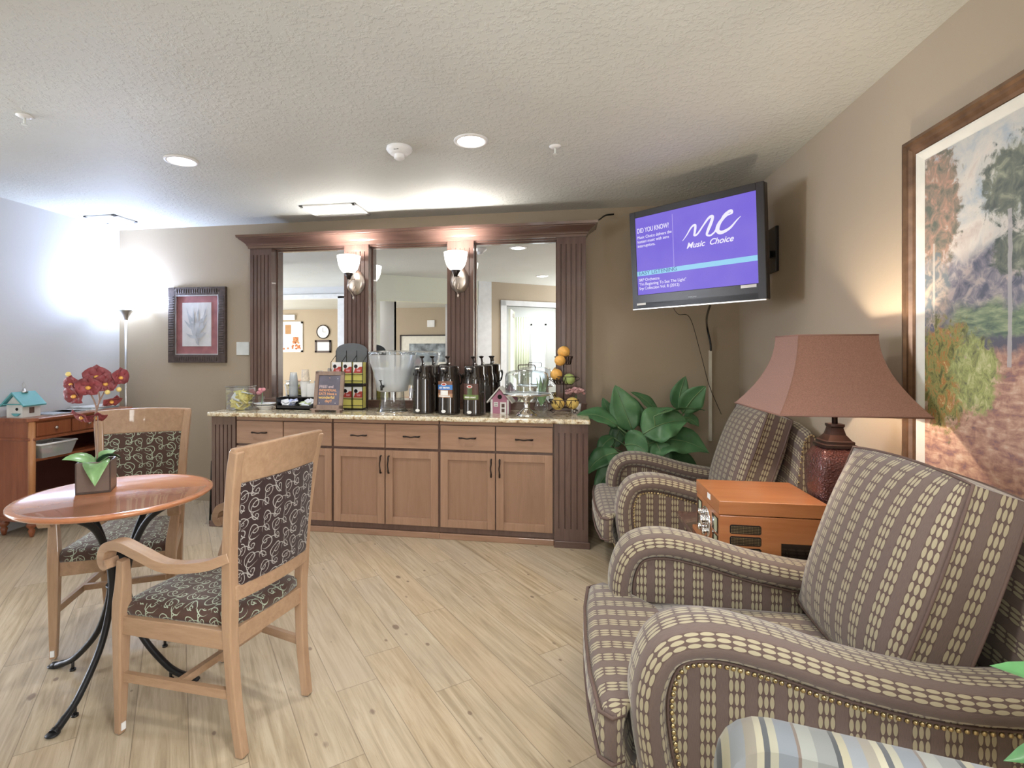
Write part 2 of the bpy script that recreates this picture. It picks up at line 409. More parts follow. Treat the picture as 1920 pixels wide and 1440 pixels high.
def tag(o, label, cat, group=None):
    o['label'] = label; o['category'] = cat
    if group: o['group'] = group
    return o
def struct(name, mb, mat, parent=None, **k):
    o = obj(name, mb, mat, parent, **k)
    if not parent: o['kind'] = 'structure'
    return o
def B(a, b): return MB().box(a, b)
def bez(pts, n=8):
    """smooth curve through points (Catmull-Rom)"""
    P = [Vector(p) for p in pts]; out = []
    for i in range(len(P)-1):
        p0 = P[i-1] if i else P[0]*2-P[1]; p1 = P[i]; p2 = P[i+1]; p3 = P[i+2] if i+2 < len(P) else P[-1]*2-P[-2]
        for k in range(n):
            t = k/n
            out.append(.5*((2*p1)+(p2-p0)*t+(2*p0-5*p1+4*p2-p3)*t*t+(3*p1-p0-3*p2+p3)*t**3))
    out.append(P[-1]); return out
def text(name, s, size, mat, parent, loc, rot, align='LEFT', ext=.0005, shear=0.0, sx=1.0, label=None, bold=0.0):
    c = bpy.data.curves.new('t', 'FONT'); c.body = s; c.size = size; c.align_x = align; c.extrude = ext; c.shear = shear; c.offset = bold
    o = bpy.data.objects.new('t', c); COL.objects.link(o)
    me = bpy.data.meshes.new_from_object(o.evaluated_get(bpy.context.evaluated_depsgraph_get()))
    bpy.data.objects.remove(o); me.materials.clear(); me.materials.append(M[mat])
    q = bpy.data.objects.new(name, me); COL.objects.link(q); q.parent = parent; q.location = loc; q.rotation_euler = rot; q.scale = (sx, 1, 1)
    if label: q['label'] = label
    return q
# ================================================================== ROOM SHELL
RX = 1.385; LX = -4.36; BY = 4.42
def wallseg(name, p, q, z0=0.0, z1=CEIL, t=.1, mat='wall', side=1):
    p = Vector((p[0], p[1], 0)); q = Vector((q[0], q[1], 0)); d = (q-p).normalized(); n = Vector((-d.y, d.x, 0))*t*side
    m = MB(); vs = []
    for z in (z0, z1):
        for v in (p, q, q+n, p+n): vs.append((v.x, v.y, z))
    m.add(vs, [(0,3,2,1),(4,5,6,7),(0,1,5,4),(1,2,6,5),(2,3,7,6),(3,0,4,7)])
    return m
struct('floor', B((-9.1, -7.0, -.1), (1.6, 4.5, 0)), 'floor')
struct('ceiling', B((-9.1, -7.0, CEIL), (1.6, 4.5, CEIL+.1)), 'ceil')
struct('wall_back', wallseg('', (LX-.1, BY), (RX+.1, BY)), 'wall')
struct('wall_left', wallseg('', (LX, 2.2), (LX, BY), side=1), 'wall_l')
# right wall with a window added behind the camera as a light source
m = wallseg('', (RX, .35), (RX, BY), side=-1)
for (p, q, z0, z1) in (((RX, -7.0), (RX, -1.2), 0, CEIL), ((RX, -1.2), (RX, .35), 0, .75), ((RX, -1.2), (RX, .35), 2.25, CEIL)):
    s = wallseg('', p, q, z0, z1, side=-1); k = len(m.v); m.v += s.v; m.f += [[i+k for i in f] for f in s.f]; m.uv += s.uv; m.sm += s.sm
struct('wall_right', m, 'wall')
w1 = struct('window_1', B((RX+.02, -1.2, .75), (RX+.05, .35, 2.25)), 'lsky')
fr = MB()
for a, b in (((-1.2, .75), (-1.14, 2.25)), ((.29, .75), (.35, 2.25)), ((-1.2, .75), (.35, .81)), ((-1.2, 2.19), (.35, 2.25)), ((-.45, .75), (-.40, 2.25))):
    fr.box((RX-.02, a[0], a[1]), (RX+.06, b[0], b[1]))
obj('window_frame', fr, 'trimw', w1)
struct('baseboard_back', B((LX, BY-.012, 0), (-2.86, BY, .10)).box((.17, BY-.012, 0), (RX, BY, .10)), 'wall', bevel=.003)
struct('baseboard_right', B((RX-.012, .4, 0), (RX, BY-.012, .10)), 'wall', bevel=.003)
struct('baseboard_left', B((LX, 2.2, 0), (LX+.012, BY-.012, .10)), 'wall_l', bevel=.003)
# side lounge and the wall behind the camera (seen in the mirrors)
struct('wall_lounge', wallseg('', (-9.0, 2.2), (LX-.1, 2.2)), 'wall_l')
m = wallseg('', (-3.9, .06), (-3.0, .06), side=-1)
def join(m, s):
    k = len(m.v); m.v += s.v; m.f += [[i+k for i in f] for f in s.f]; m.uv += s.uv; m.sm += s.sm
join(m, wallseg('', (-9.0, .06), (-7.2, .06), side=-1)); join(m, wallseg('', (-7.2, .06), (-3.9, .06), 2.46, CEIL, side=-1))
join(m, wallseg('', (-3.0, -.04), (-3.0, 1.44), side=1))
struct('wall_passage', m, 'wall_l')
cs = MB()
cs.box((-4.06, -.06, 0), (-3.92, .09, 2.46)).box((-7.2, -.06, 2.42), (-3.92, .09, 2.50))
struct('trim_1', cs, 'trimw', bevel=.004)
dA = Vector((-3.0, 1.44)); dd = Vector((2.58, -1.77)).normalized()
def dg(X): return (X, 1.44-(X+3.0)*.686)
m = wallseg('', dg(-3.0), dg(-2.8), side=-1)
join(m, wallseg('', dg(-2.8), dg(-1.43), 2.235, CEIL, side=-1))
struct('wall_header', m, 'wall_g')
m = wallseg('', dg(-1.23), dg(-1.01), side=-1); join(m, wallseg('', dg(-1.01), dg(-.10), 2.24, CEIL, side=-1)); join(m, wallseg('', dg(-.10), dg(RX), side=-1))
struct('wall_rear', m, 'wall')
struct('trim_2', wallseg('', dg(-1.44), dg(-1.23), 0, CEIL, t=.14, side=-1), 'trimw')
m = MB()
for a, b, z0, z1 in ((-1.09, -1.0, 0, 2.32), (-.11, -.02, 0, 2.32), (-1.09, -.02, 2.24, 2.33)):
    s = wallseg('', dg(a), dg(b), z0, z1, t=.14, side=-1)
    for v in s.v: v += Vector((.011, .016, 0))
    join(m, s)
struct('trim_3', m, 'trimw')
# far rooms
struct('wall_far', B((-5.0, -4.3, 0), (1.385, -4.2, CEIL)).box((-9.1, -4.3, 0), (-5.9, -4.2, CEIL)).box((-5.9, -4.3, 2.2), (-5.0, -4.2, CEIL)), 'wall')
struct('wall_corridor', B((-6.6, -7.0, 0), (-6.5, -4.3, CEIL)).box((-4.4, -7.0, 0), (-4.3, -4.3, CEIL)).box((-6.6, -7.1, 0), (-4.3, -7.0, CEIL)), 'wall_w')
struct('wall_outer', B((-9.1, -4.3, 0), (-9.0, 2.3, CEIL)), 'wall_l')
# vestibule behind the glazed door
struct('wall_vestibule', B((-1.9, -3.0, 0), (1.385, -2.9, .5)).box((-1.9, -3.0, 2.1), (1.385, -2.9, CEIL)).box((-1.9, -3.0, .5), (-.78, -2.9, 2.1))
       .box((-.42, -3.0, .5), (-.22, -2.9, 2.1)).box((.2, -3.0, .5), (1.385, -2.9, 2.1)).box((-2.0, -3.0, 0), (-1.9, .35, CEIL)), 'wall_w')
for i, (a, b) in enumerate(((-.78, -.42), (-.22, .2))):
    w2 = struct('window_%d' % (i+2), B((a, -2.97, .5), (b, -2.95, 2.1)), 'lsky')
    obj('window_frame', B((a, -2.93, .5), (a+.04, -2.87, 2.1)).box((b-.04, -2.93, .5), (b, -2.87, 2.1)).box((a, -2.93, .5), (b, -2.87, .54)).box((a, -2.93, 2.06), (b, -2.87, 2.1)), 'trimw', w2)
dr = struct('door_1', B((-.98, -.90, .01), (-.94, -.16, 2.2)).box((-.98, -.16, .01), (-.94, -.10, 2.2)), 'wall_g')
obj('door_closer', B((-1.0, -.75, 2.08), (-.93, -.45, 2.14)), 'nickel', dr)
obj('push_bar', MB().tube([(-.90, -.85, 1.05), (-.90, -.2, 1.05)], .018), 'steel', dr)
cw = tag(obj('curtain', MB().grid(lambda u, v: (-.02+.42*u, -2.80+.03*math.sin(u*40), .3+v*1.95), 60, 2), 'wall_g', solid=.004), 'pale yellow curtain by the rear window, seen in the mirror', 'curtain')
cw = tag(obj('curtain', MB().grid(lambda u, v: (-1.15+.35*u, -2.80+.03*math.sin(u*40), .3+v*1.95), 60, 2), 'wall_g', solid=.004), 'narrow pale curtain left of the rear window, in the right mirror', 'curtain')
for X, a in ((-5.45, 60), (-.5, 50)):
    light('AREA', 'rear_ceiling_lamp', (X, -5.6 if X < -2 else -1.9, CEIL-.03), a, (.95, 1, .98), .7)  # added fill for the corridor and vestibule, without any fixture

# things on the far wall (seen only in the mirrors)
def far(name, x0, x1, z0, z1, mat, label, cat, inner=None, fw=.05):
    t = thing(name, label, cat, ((x0+x1)/2, -4.2, (z0+z1)/2))
    hw = (x1-x0)/2; hh = (z1-z0)/2; f = MB()
    for a, b in (((-hw, -hh), (-hw+fw, hh)), ((hw-fw, -hh), (hw, hh)), ((-hw, -hh), (hw, -hh+fw)), ((-hw, hh-fw), (hw, hh))): f.box((a[0], 0, a[1]), (b[0], .03, b[1]))
    obj('frame', f, mat, t); return t, hw-fw, hh-fw
t, hw, hh = far('notice_board', -8.2, -7.06, 1.47, 2.30, 'paper', 'white framed notice board with pinned sheets and autumn leaves, in the left mirror', 'notice board')
obj('board', B((-hw, 0, -hh), (hw, .012, hh)), 'paper', t)
obj('cork_patch', B((.05, .012, .08), (.22, .016, .33)).box((.28, .012, -.16), (.44, .016, 0)), plain('cork', (.40, .22, .10), .8), t)
obj('notice', B((.28, .012, .06), (.50, .016, .3)).box((-.1, .012, -.28), (.24, .016, -.04)).box((-.4, .012, 0), (-.1, .016, .3)), plain('notice_paper', (.55, .60, .78), .7, var=.2), t)
lf = MB()
for i in range(34):
    a = random.random(); p = (.25+.25*random.random(), -.33+.3*random.random()) if i < 20 else (-.45+1.0*random.random(), -.33+.04*random.random())
    lf.sphere((p[0], .02, p[1]), .028, 6, (1, .3, 1))
obj('leaf_garland', lf, plain('autumn_leaves', (.75, .20, .08), .6, var=.6, scale=30), t)['kind'] = 'stuff'
t = thing('wall_clock', 'round white wall clock with dark rim, in the left mirror', 'clock', (-6.47, -4.2, 2.018))
R90 = Matrix.Rotation(-PI/2, 4, 'X')
obj('clock_face', MB().lathe([(.165, 0), (.165, .02)], 32).xf(R90), 'paper', t)
obj('rim', MB().lathe([(.165, 0), (.187, 0), (.187, .035), (.168, .035), (.165, .02)], 32, cap=False).xf(R90), 'gunm', t)
obj('hand', B((-.004, .022, 0), (.004, .026, .11)), 'black', t); obj('hand', B((0, .022, -.004), (.08, .026, .004)), 'black', t)
t, hw, hh = far('certificate_frame', -6.70, -6.24, 1.457, 1.79, 'gunm', 'small dark framed certificate below the clock, in the left mirror', 'picture frame')
obj('certificate', B((-hw, 0, -hh), (hw, .012, hh)), 'paper', t)
t = thing('exit_sign', 'small white box sign high on the tan wall, in the left mirror', 'sign', (-7.45, -4.2, 2.42))
obj('housing', B((-.17, 0, -.07), (.17, .06, .07)), 'white', t)
tag(obj('thermostat', B((-3.56, -4.2, 2.12), (-3.36, -4.17, 2.3)), 'white', bevel=.005), 'small white square thermostat on the tan wall, in the middle mirror', 'thermostat')
t, hw, hh = far('framed_print', -4.3, -2.75, .98, 1.92, 'gunm', 'large framed grey landscape print with wide cream mat, in the middle mirror', 'picture', fw=.03)
obj('mat_board', B((-hw, 0, -hh), (hw, .008, hh)), 'liner', t)
obj('print', B((-hw+.22, .008, -hh+.2), (hw-.22, .012, hh-.2)), plain('grey_print', (.22, .25, .27), .6, var=.7, scale=6), t)

# ================================================================== CEILING FIXTURES
def ring(r0, r1, z0, z1, seg=32): return MB().lathe([(r0, z1), (r0, z0), (r1, z0), (r1, z1)], seg, cap=False)
def downlight(X, Y, label, pw=26, col=NEUT, grp='recessed ceiling downlights'):
    t = thing('recessed_downlight', label, 'ceiling light', (X, Y, CEIL), 0, grp)
    obj('trim_ring', MB().lathe([(.078, 0), (.080, -.008), (.098, -.006), (.10, 0)], 36, cap=False), 'white', t)
    obj('lens', MB().lathe([(.079, -.003), (.05, -.012), (.001, -.016)], 28, cap=False), 'bulb', t)
    light('SPOT', 'downlight_lamp', (X, Y, CEIL-.03), pw, col, .07, (0, 0, 0), spot=math.radians(150), blend=.8)
downlight(-.536, 2.90, 'lit round recessed ceiling light beside the smoke detector', 60)
downlight(-2.404, 2.894, 'lit round recessed ceiling light above the dining table side', 60, (.93, .95, 1))
downlight(-.36, .72, 'recessed ceiling light reflected low in the right mirror', 70)
downlight(-2.4, .9, 'recessed ceiling light near the passage, behind the camera side', 60)
downlight(-6.3, -1.6, 'recessed ceiling light in the far room, seen in the left mirror', 55)  # this and the next downlight are added to brighten the far rooms
downlight(-3.6, -2.0, 'recessed ceiling light in the far room behind the wide opening', 90)
downlight(.62, 1.15, 'recessed ceiling light over the armchairs, out of view overhead', 40, NEUT)
t = thing('smoke_detector', 'round white smoke detector on the ceiling left of the downlight', 'smoke detector', (-.975, 2.93, CEIL))
obj('base', MB().lathe([(.075, 0), (.078, -.012), (.072, -.022), (.055, -.035), (.052, -.04), (.001, -.042)], 32, cap=False), 'white', t)
obj('sensor_head', MB().lathe([(.030, -.038), (.032, -.062), (.022, -.070), (.001, -.071)], 20, cap=False), 'white', t)
obj('vent_slot', B((-.014, -.062, -.031), (.014, -.054, -.027)), 'darkhole', t)
def sprinkler(X, Y, label):
    t = thing('sprinkler_head', label, 'sprinkler', (X, Y, CEIL), 0, 'ceiling sprinklers')
    obj('escutcheon', MB().lathe([(.036, 0), (.036, -.004), (.02, -.012), (.012, -.012)], 24), 'white', t)
    obj('nozzle', MB().tube([(0, 0, -.01), (0, 0, -.045)], .006).lathe([(.014, -.045), (.014, -.048)], 14), 'plate', t)
sprinkler(-2.75, 2.218, 'small sprinkler head on the ceiling at the far left of the photo')
sprinkler(-.059, 3.057, 'small sprinkler head on the ceiling right of the bright downlight')
def vent(x0, x1, y0, y1, label, n=9, mats='white'):
    t = thing('ceiling_vent', label, 'air vent', ((x0+x1)/2, (y0+y1)/2, CEIL), 0)
    hx = (x1-x0)/2; hy = (y1-y0)/2; f = MB()
    for a, b in (((-hx, -hy), (-hx+.035, hy)), ((hx-.035, -hy), (hx, hy)), ((-hx, -hy), (hx, -hy+.035)), ((-hx, hy-.035), (hx, hy))):
        f.box((a[0], a[1], -.014), (b[0], b[1], 0))
    obj('frame', f, 'white', t, bevel=.003)
    s = MB()
    for i in range(n):
        yy = -hy+.04+(2*hy-.08)*(i+.5)/n; s.box((-hx+.035, yy-.012, -.011), (hx-.035, yy+.010, -.006))
    obj('louvre_panel', s.box((-hx+.035, -hy+.035, -.004), (hx-.035, hy-.035, 0)), 'plate', t)
vent(-2.17, -1.68, 3.92, 4.26, 'square white ceiling vent above the mirror surround')
vent(-4.22, -3.90, 3.90, 4.15, 'white ceiling hatch above the torchiere, bleached by its light')

# ================================================================== BACK WALL: CABINETS
def fluted(x0, x1, y0, y1, z0, z1, fz0, fz1, n=5, gd=.009, gw=.010, edge=.035):
    m = MB(); m.box((x0, y0, z0), (x1, y1, fz0)); m.box((x0, y0, fz1), (x1, y1, z1))
    pts = [(x0, y1), (x0, y0)]; sp = (x1-x0-2*edge)/(n-1)
    for i in range(n):
        c = x0+edge+i*sp; pts += [(c-gw/2, y0), (c-gw/4, y0+gd), (c+gw/4, y0+gd), (c+gw/2, y0)]
    pts += [(x1, y0), (x1, y1)]
    m.prism(pts, fz0, fz1, 'xy'); return m
for i, (a, b, lab) in enumerate(((-2.853, -2.640, 'fluted dark wood pilaster at the left end of the counter'), (-.080, .163, 'fluted dark wood pilaster at the right end of the counter, beside the plant'))):
    t = thing('cabinet_pilaster', lab, 'pilaster', ((a+b)/2, 3.77, 0), 0, 'pilasters at the counter ends')
    h = (b-a)/2
    obj('shaft', fluted(-h, h, 0, .62, 0, .90, .135, .83), 'darkwood', t)
    obj('plinth', B((-h-.012 if i == 0 else -h, -.016, 0), (h+.012 if i else h, 0, .048)), 'darkwood_h', t, bevel=.003)
def bar_handle(L, vert=False):
    p = [(-L/2, .0, 0), (-L/2*.92, -.018, 0), (-L/4, -.027, .002), (0, -.024, -.003), (L/4, -.027, .002), (L/2*.92, -.018, 0), (L/2, 0, 0)]
    m = MB().tube(bez(p, 4), [.0065]*8+[.005]*9+[.0065]*8, 8)
    if vert: m.xf(Matrix.Rotation(PI/2, 4, 'Y'))
    return m
units = ((-2.632, -1.807, 'base cabinet unit at the left end, half hidden by the wooden dining chair'),
         (-1.794, -.947, 'middle base cabinet unit of two drawers over two doors, below the drink dispenser'),
         (-.935, -.088, 'right base cabinet unit of two drawers over two doors, next to the fluted end'))
for (a, b, lab) in units:
    t = thing('base_cabinet', lab, 'cabinet', ((a+b)/2, 3.77, 0), 0, 'base cabinets under the granite counter')
    h = (b-a)/2; mid = .004
    obj('carcass', B((-h-.006, .022, .05), (h+.006, .62, .90)), 'darkwood', t, 'dark wood carcass and face frame')
    obj('rail', B((-h, .006, .872), (h, .022, .90)), 'maple_h', t)
    obj('toe_kick', B((-h-.006, .035, 0), (h+.006, .06, .09)), 'darkwood_h', t)
    obj('base_moulding', B((-h-.006, .012, 0), (h+.006, .035, .045)), 'maple_h', t, bevel=.004)
    for x0, x1 in ((-h+.003, -mid), (mid, h-.003)):
        dw = obj('drawer', B((x0, 0, .683), (x1, .022, .866)), 'maple_h', t, bevel=.003)
        hd = obj('handle', bar_handle(.125), 'gunm', dw); hd.location = ((x0+x1)/2, 0, .775)
        f = MB(); s = .058
        f.box((x0, 0, .096), (x0+s, .02, .664)).box((x1-s, 0, .096), (x1, .02, .664)).box((x0+s, 0, .096), (x1-s, .02, .096+s)).box((x0+s, 0, .664-s), (x1-s, .02, .664))
        d = obj('door', f, 'maple', t, bevel=.002)
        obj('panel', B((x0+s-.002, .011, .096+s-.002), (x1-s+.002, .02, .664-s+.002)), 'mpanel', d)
        hx = x1-.028 if x1 < .1 else x0+.028
        hd = obj('handle', bar_handle(.13, True), 'gunm', d); hd.location = (hx, 0, .555)
ct = obj('granite_countertop', B((-2.862, 3.72, .90), (.178, 4.42, .935)), 'granite', bevel=.012, seg=4)
tag(ct, 'speckled cream granite countertop on the long cabinet run', 'countertop')

# ---------------- mirror surround
ms = thing('mirror_surround', 'tall dark wood surround with crown and fluted pilasters framing three mirrors', 'mirror', (0, 4.42, .935))
def W(m): return m.xf(Matrix.Translation((0, -4.42, -.935)))
obj('ledge', W(B((-2.86, 4.28, .935), (.172, 4.42, .998)).box((-2.865, 4.272, .99), (.178, 4.42, 1.005))), 'darkwood_h', ms, bevel=.003)
for a, b in ((-2.861, -2.646), (-1.944, -1.716), (-1.003, -.773), (-.070, .166)):
    obj('pilaster', W(fluted(a, b, 4.30, 4.42, 1.005, 2.371, 1.088, 2.314)), 'darkwood', ms)
for a, b in ((-2.646, -1.944), (-1.716, -1.003), (-.773, -.070)):
    obj('mirror_pane', W(B((a, 4.396, 1.005), (b, 4.404, 2.372))), 'mirror', ms, 'silver mirror pane')
    obj('mirror_frame', W(B((a, 4.388, 1.005), (a+.010, 4.396, 2.372)).box((b-.010, 4.388, 1.005), (b, 4.396, 2.372)).box((a, 4.38, 2.352), (b, 4.396, 2.372)).box((a, 4.33, 2.362), (b, 4.42, 2.372))), 'darkwood_h', ms)
rings = []
for z, o in ((2.371, 0), (2.390, .006), (2.394, .016), (2.401, .018), (2.409, .024), (2.418, .036), (2.430, .058), (2.440, .078), (2.445, .088), (2.451, .09), (2.453, .105), (2.474, .110)):
    rings.append([(-2.868-o*.5, 4.42, z), (-2.868-o*.5, 4.28-o, z), (.172+o*.8, 4.28-o, z), (.172+o*.8, 4.42, z)])
obj('crown_moulding', W(MB().loft(rings, smooth=False)), 'darkwood_h', ms)
obj('panel_back', W(B((-2.86, 4.404, .99), (.165, 4.42, 2.40))), 'darkwood', ms)
# sconces
def sconce(X, lab):
    t = thing('wall_sconce', lab, 'wall lamp', (X, 4.30, 2.038), 0, 'sconces on the mirror pilasters')
    bp = MB().lathe([(.082, 0), (.082, .008), (.070, .014), (.068, .020), (.052, .028), (.001, .034)], 32, sy=1.35).xf(Matrix.Rotation(PI/2, 4, 'X'))
    obj('backplate', bp, 'nickel', t)
    cx, cy = 0.0, -.16
    arm = bez([(.0, -.03, -.03), (.0, -.075, -.085), (.0, -.14, -.085), (.0, -.165, -.045), (cx, cy, .015)], 6)
    obj('arm', MB().tube(arm, .0065, 8).tube(bez([(.0, -.03, .03), (-.02, -.08, .01), (-.03, -.12, -.05), (-.01, -.08, -.10), (.0, -.06, -.135)], 6), .005, 8).sphere((.0, -.06, -.14), .011, 8, (1, 1, 1.6)), 'nickel', t)
    obj('socket', MB().lathe([(.014, 0), (.020, .02), (.040, .052), (.036, .056)], 20, (cx, cy, .006)), 'gunm', t)
    pr = [(.036, 0), (.055, .012), (.075, .04), (.090, .085), (.097, .135), (.099, .148), (.094, .148), (.086, .09), (.07, .045), (.05, .018), (.03, .008)]
    obj('glass_shade', MB().lathe(pr, 32, (cx, cy, .058), cap=False), 'glow', t, 'glowing white glass bowl')
    light('POINT', 'sconce_bulb', (X+cx, 4.30+cy, 2.038+.15), 21, NEUT, .05)
sconce(-1.829, 'lit sconce with white bell glass on the left middle pilaster')
sconce(-.893, 'lit sconce with white bell glass on the right middle pilaster')
# ================================================================== COUNTER OBJECTS
CZ = .935
def on(x, y): return onz(x, y, CZ)
# jar of wrapped candies
t = thing('candy_jar', 'square clear glass jar of yellow wrapped packets at the counter left end', 'jar', (-2.70, 3.93, CZ), .15)
obj('jar_body', B((-.095, -.075, .0), (.095, .075, .19)), 'glass', t, bevel=.012, seg=4)
obj('lid', B((-.10, -.08, .19), (.10, .08, .205)), 'glass', t, bevel=.006)
for i in range(26):
    k = MB().box((-.042, -.032, -.004), (.042, .032, .004)).xf(Matrix.Translation((random.uniform(-.045, .045), random.uniform(-.035, .035), .02+.13*(i/26))) @ Matrix.Rotation(random.uniform(-.9, .9), 4, 'X') @ Matrix.Rotation(random.uniform(-.9, .9), 4, 'Y') @ Matrix.Rotation(random.uniform(0, 6), 4, 'Z'))
    tag(obj('candy_packet', k, 'candy' if i % 6 else 'paper'), 'yellow wrapped packet inside the square glass jar', 'packet', 'packets in the glass jar').location = (-2.70, 3.93, CZ)
t = thing('flower_posy', 'tiny posy of pink flowers in a clear cup behind the candy jar', 'flowers', (-2.575, 4.03, CZ))
obj('cup', MB().lathe([(.022, 0), (.026, .11)], 16, cap=False), 'glass', t)
f = MB()
for i in range(9): f.sphere((random.uniform(-.03, .03), random.uniform(-.02, .02), .15+random.uniform(-.02, .02)), .016, 8)
obj('blossom', f, 'pink', t); obj('stems', MB().tube([(0, 0, .01), (.01, 0, .14)], .004, 6), 'stem', t)
# plates and bowl
for i, z in enumerate((0, .030)):
    m = MB().lathe([(.045, 0), (.05, .008), (.072, .034), (.078, .036), (.072, .030), (.05, .012), (.001, .010)] if i == 0 else [(.05, .006), (.07, .018), (.092, .024), (.09, .02), (.06, .010), (.001, .008)], 28, cap=False)
    o = tag(obj('saucer' if i else 'bowl', m, 'white'), ('white shallow plate resting on the bowl left of the condiment tray', 'white bowl under the plate left of the condiment tray')[1-i], 'plate' if i else 'bowl')
    o.location = (-2.52, 4.0, CZ+z)
# condiment tray
t = thing('condiment_tray', 'black stepped condiment organiser with packets, left of the chalkboard', 'tray', (-2.17, 4.10, CZ))
obj('tray', B((-.25, -.10, 0), (.25, .09, .012)).box((-.25, -.10, 0), (.25, -.092, .035)).box((-.25, -.1, 0), (-.242, .09, .10)).box((.242, -.1, 0), (.25, .09, .10)).box((-.25, .08, 0), (.25, .09, .11)), 'black', t)
for x in (-.08, .08): obj('divider', MB().prism([(-.1, .0), (.08, 0), (.08, .1), (-.1, .035)], x-.003, x+.003, 'yz'), 'black', t)
obj('rear_shelf', B((-.25, .02, .09), (.25, .09, .10)), 'black', t)
pk = [plain('packet_white', (.8, .82, .86), .5, var=.1, scale=40), plain('packet_blue', (.45, .5, .8), .5, var=.5, scale=40), plain('packet_green', (.6, .68, .35), .5, var=.3, scale=40), M['pink']]
for i in range(48):
    c = -.165+.16*(i % 3); m = MB().box((-.03, -.018, -.002), (.03, .018, .002)).xf(Matrix.Translation((c+random.uniform(-.045, .045), random.uniform(-.065, .0), .03+.045*random.random())) @ Matrix.Rotation(random.uniform(.2, 1.0), 4, 'X') @ Matrix.Rotation(random.uniform(-.7, .7), 4, 'Z'))
    o = tag(obj('sugar_packet', m, pk[0] if random.random() < .6 else pk[1+i % 3]), ('paper packet in the left bay of the condiment tray', 'paper packet in the middle bay of the condiment tray', 'paper packet in the right bay of the condiment tray')[i % 3], 'packet', 'packets in the condiment tray bay %s' % ('left', 'middle', 'right')[i % 3])
    o.location = (-2.17, 4.10, CZ)
TS = (-2.17, 4.055)
def cupstack(name, X, Y, z, r0, r1, h, n, mat, lab, up=False):
    t = thing(name, lab, 'cups', (X, Y, z))
    m = MB()
    for i in range(n):
        zz = i*.011; a, b = (r1, r0) if not up else (r0, r1)
        m.lathe([(a, zz), (a+.002, zz+.004), (b, zz+h)], 20, cap=False)
    obj('cup_stack', m, mat, t); return t
cupstack('clear_cup_stack', -2.345, 4.15, CZ+.10, .028, .036, .10, 11, 'glassb', 'tall stack of clear plastic cups on the left of the tray')
cupstack('paper_cup_stack', -2.235, 4.15, CZ+.10, .030, .041, .10, 4, 'paper', 'stack of white paper cups behind the condiment tray', True)
m = MB().lathe([(.032, 0), (.038, .10), (.034, .10), (.03, .004), (.001, .004)][::-1], 20, cap=False)
pc = tag(obj('patterned_cup', MB().lathe([(.038, 0), (.028, .10), (.001, .10)], 20, cap=False), plain('floral_paper', (.72, .62, .50), .7, var=.2, scale=60)), 'floral paper cup upside down on the paper cups', 'cup'); pc.location = (-2.235, 4.15, CZ+.235)
t = thing('napkin_box', 'white napkin box with a napkin pulled out, behind the tray', 'box', (-2.10, 4.15, CZ+.10))
obj('box', B((-.10, -.03, 0), (.10, .03, .115)), 'paper', t)
obj('napkin', MB().add([(-.05, -.032, .03), (.05, -.06, .03), (.02, -.045, .08), (-.0, -.034, .075)], [(0, 1, 2, 3)]), 'white', t, solid=.002)
st = tag(obj('white_spoon', MB().tube([(0, 0, 0), (-.02, 0, .12)], .006, 6), 'white'), 'white plastic spoon leaning at the left end of the tray', 'spoon'); st.location = (-2.395, 4.13, CZ+.09)
# chalkboard
t = thing('chalkboard_easel', 'small weathered wood framed chalkboard with orange handwriting', 'chalkboard', (-1.90, 3.90, CZ), .02)
Rt = Matrix.Rotation(-.16, 4, 'X')
fr = MB(); w_, h_ = .125, .33
for a, b in (((-w_, .02), (-w_+.032, h_)), ((w_-.032, .02), (w_, h_)), ((-w_, .02), (w_, .055)), ((-w_, h_-.032), (w_, h_))): fr.box((a[0], -.02, a[1]), (b[0], 0, b[1]))
obj('frame', fr.xf(Rt), 'weather', t, bevel=.003)
bd = obj('board', MB().box((-w_+.03, -.012, .05), (w_-.03, -.004, h_-.03)).xf(Rt), 'chalk', t)
obj('tray_ledge', B((-w_-.012, -.045, .018), (w_+.012, 0, .028)), 'weather', t, bevel=.002)
for s in (-1, 1): obj('foot', B((s*(w_-.02)-.014, -.05, 0), (s*(w_-.02)+.014, .01, .02)), 'weather', t)
obj('prop_leg', MB().tube([(0, .035, .28), (0, .085, .005)], .007, 6), 'weather', t)
M['chalko'] = plain('orange_chalk', (.80, .42, .22), .8); M['chalkw'] = plain('grey_chalk', (.62, .52, .55), .8); M['chalky'] = plain('yellow_chalk', (.85, .60, .20), .8)
for s, z, mt, sz in (('FREE! and', .195, 'chalkw', .030), ('INDEVIDUAL', .166, 'chalko', .026), ('EAT! Have a', .136, 'chalko', .030), ('wonderful', .106, 'chalky', .033), ('day!!', .078, 'chalko', .031)):
    p = Rt @ Vector((-.085 if s[:3] != 'day' else -.03, -.0135, z)); text('chalk_lettering', s, sz, mt, bd, p, (PI/2-.16, 0, 0), bold=.0006)
for a, b in ((.07, .27), (-.075, .07), (.06, .07)):
    p = Rt @ Vector((a, -.014, b)); s_ = obj('chalk_dot', MB().sphere(p, .004, 8), 'paper', bd)
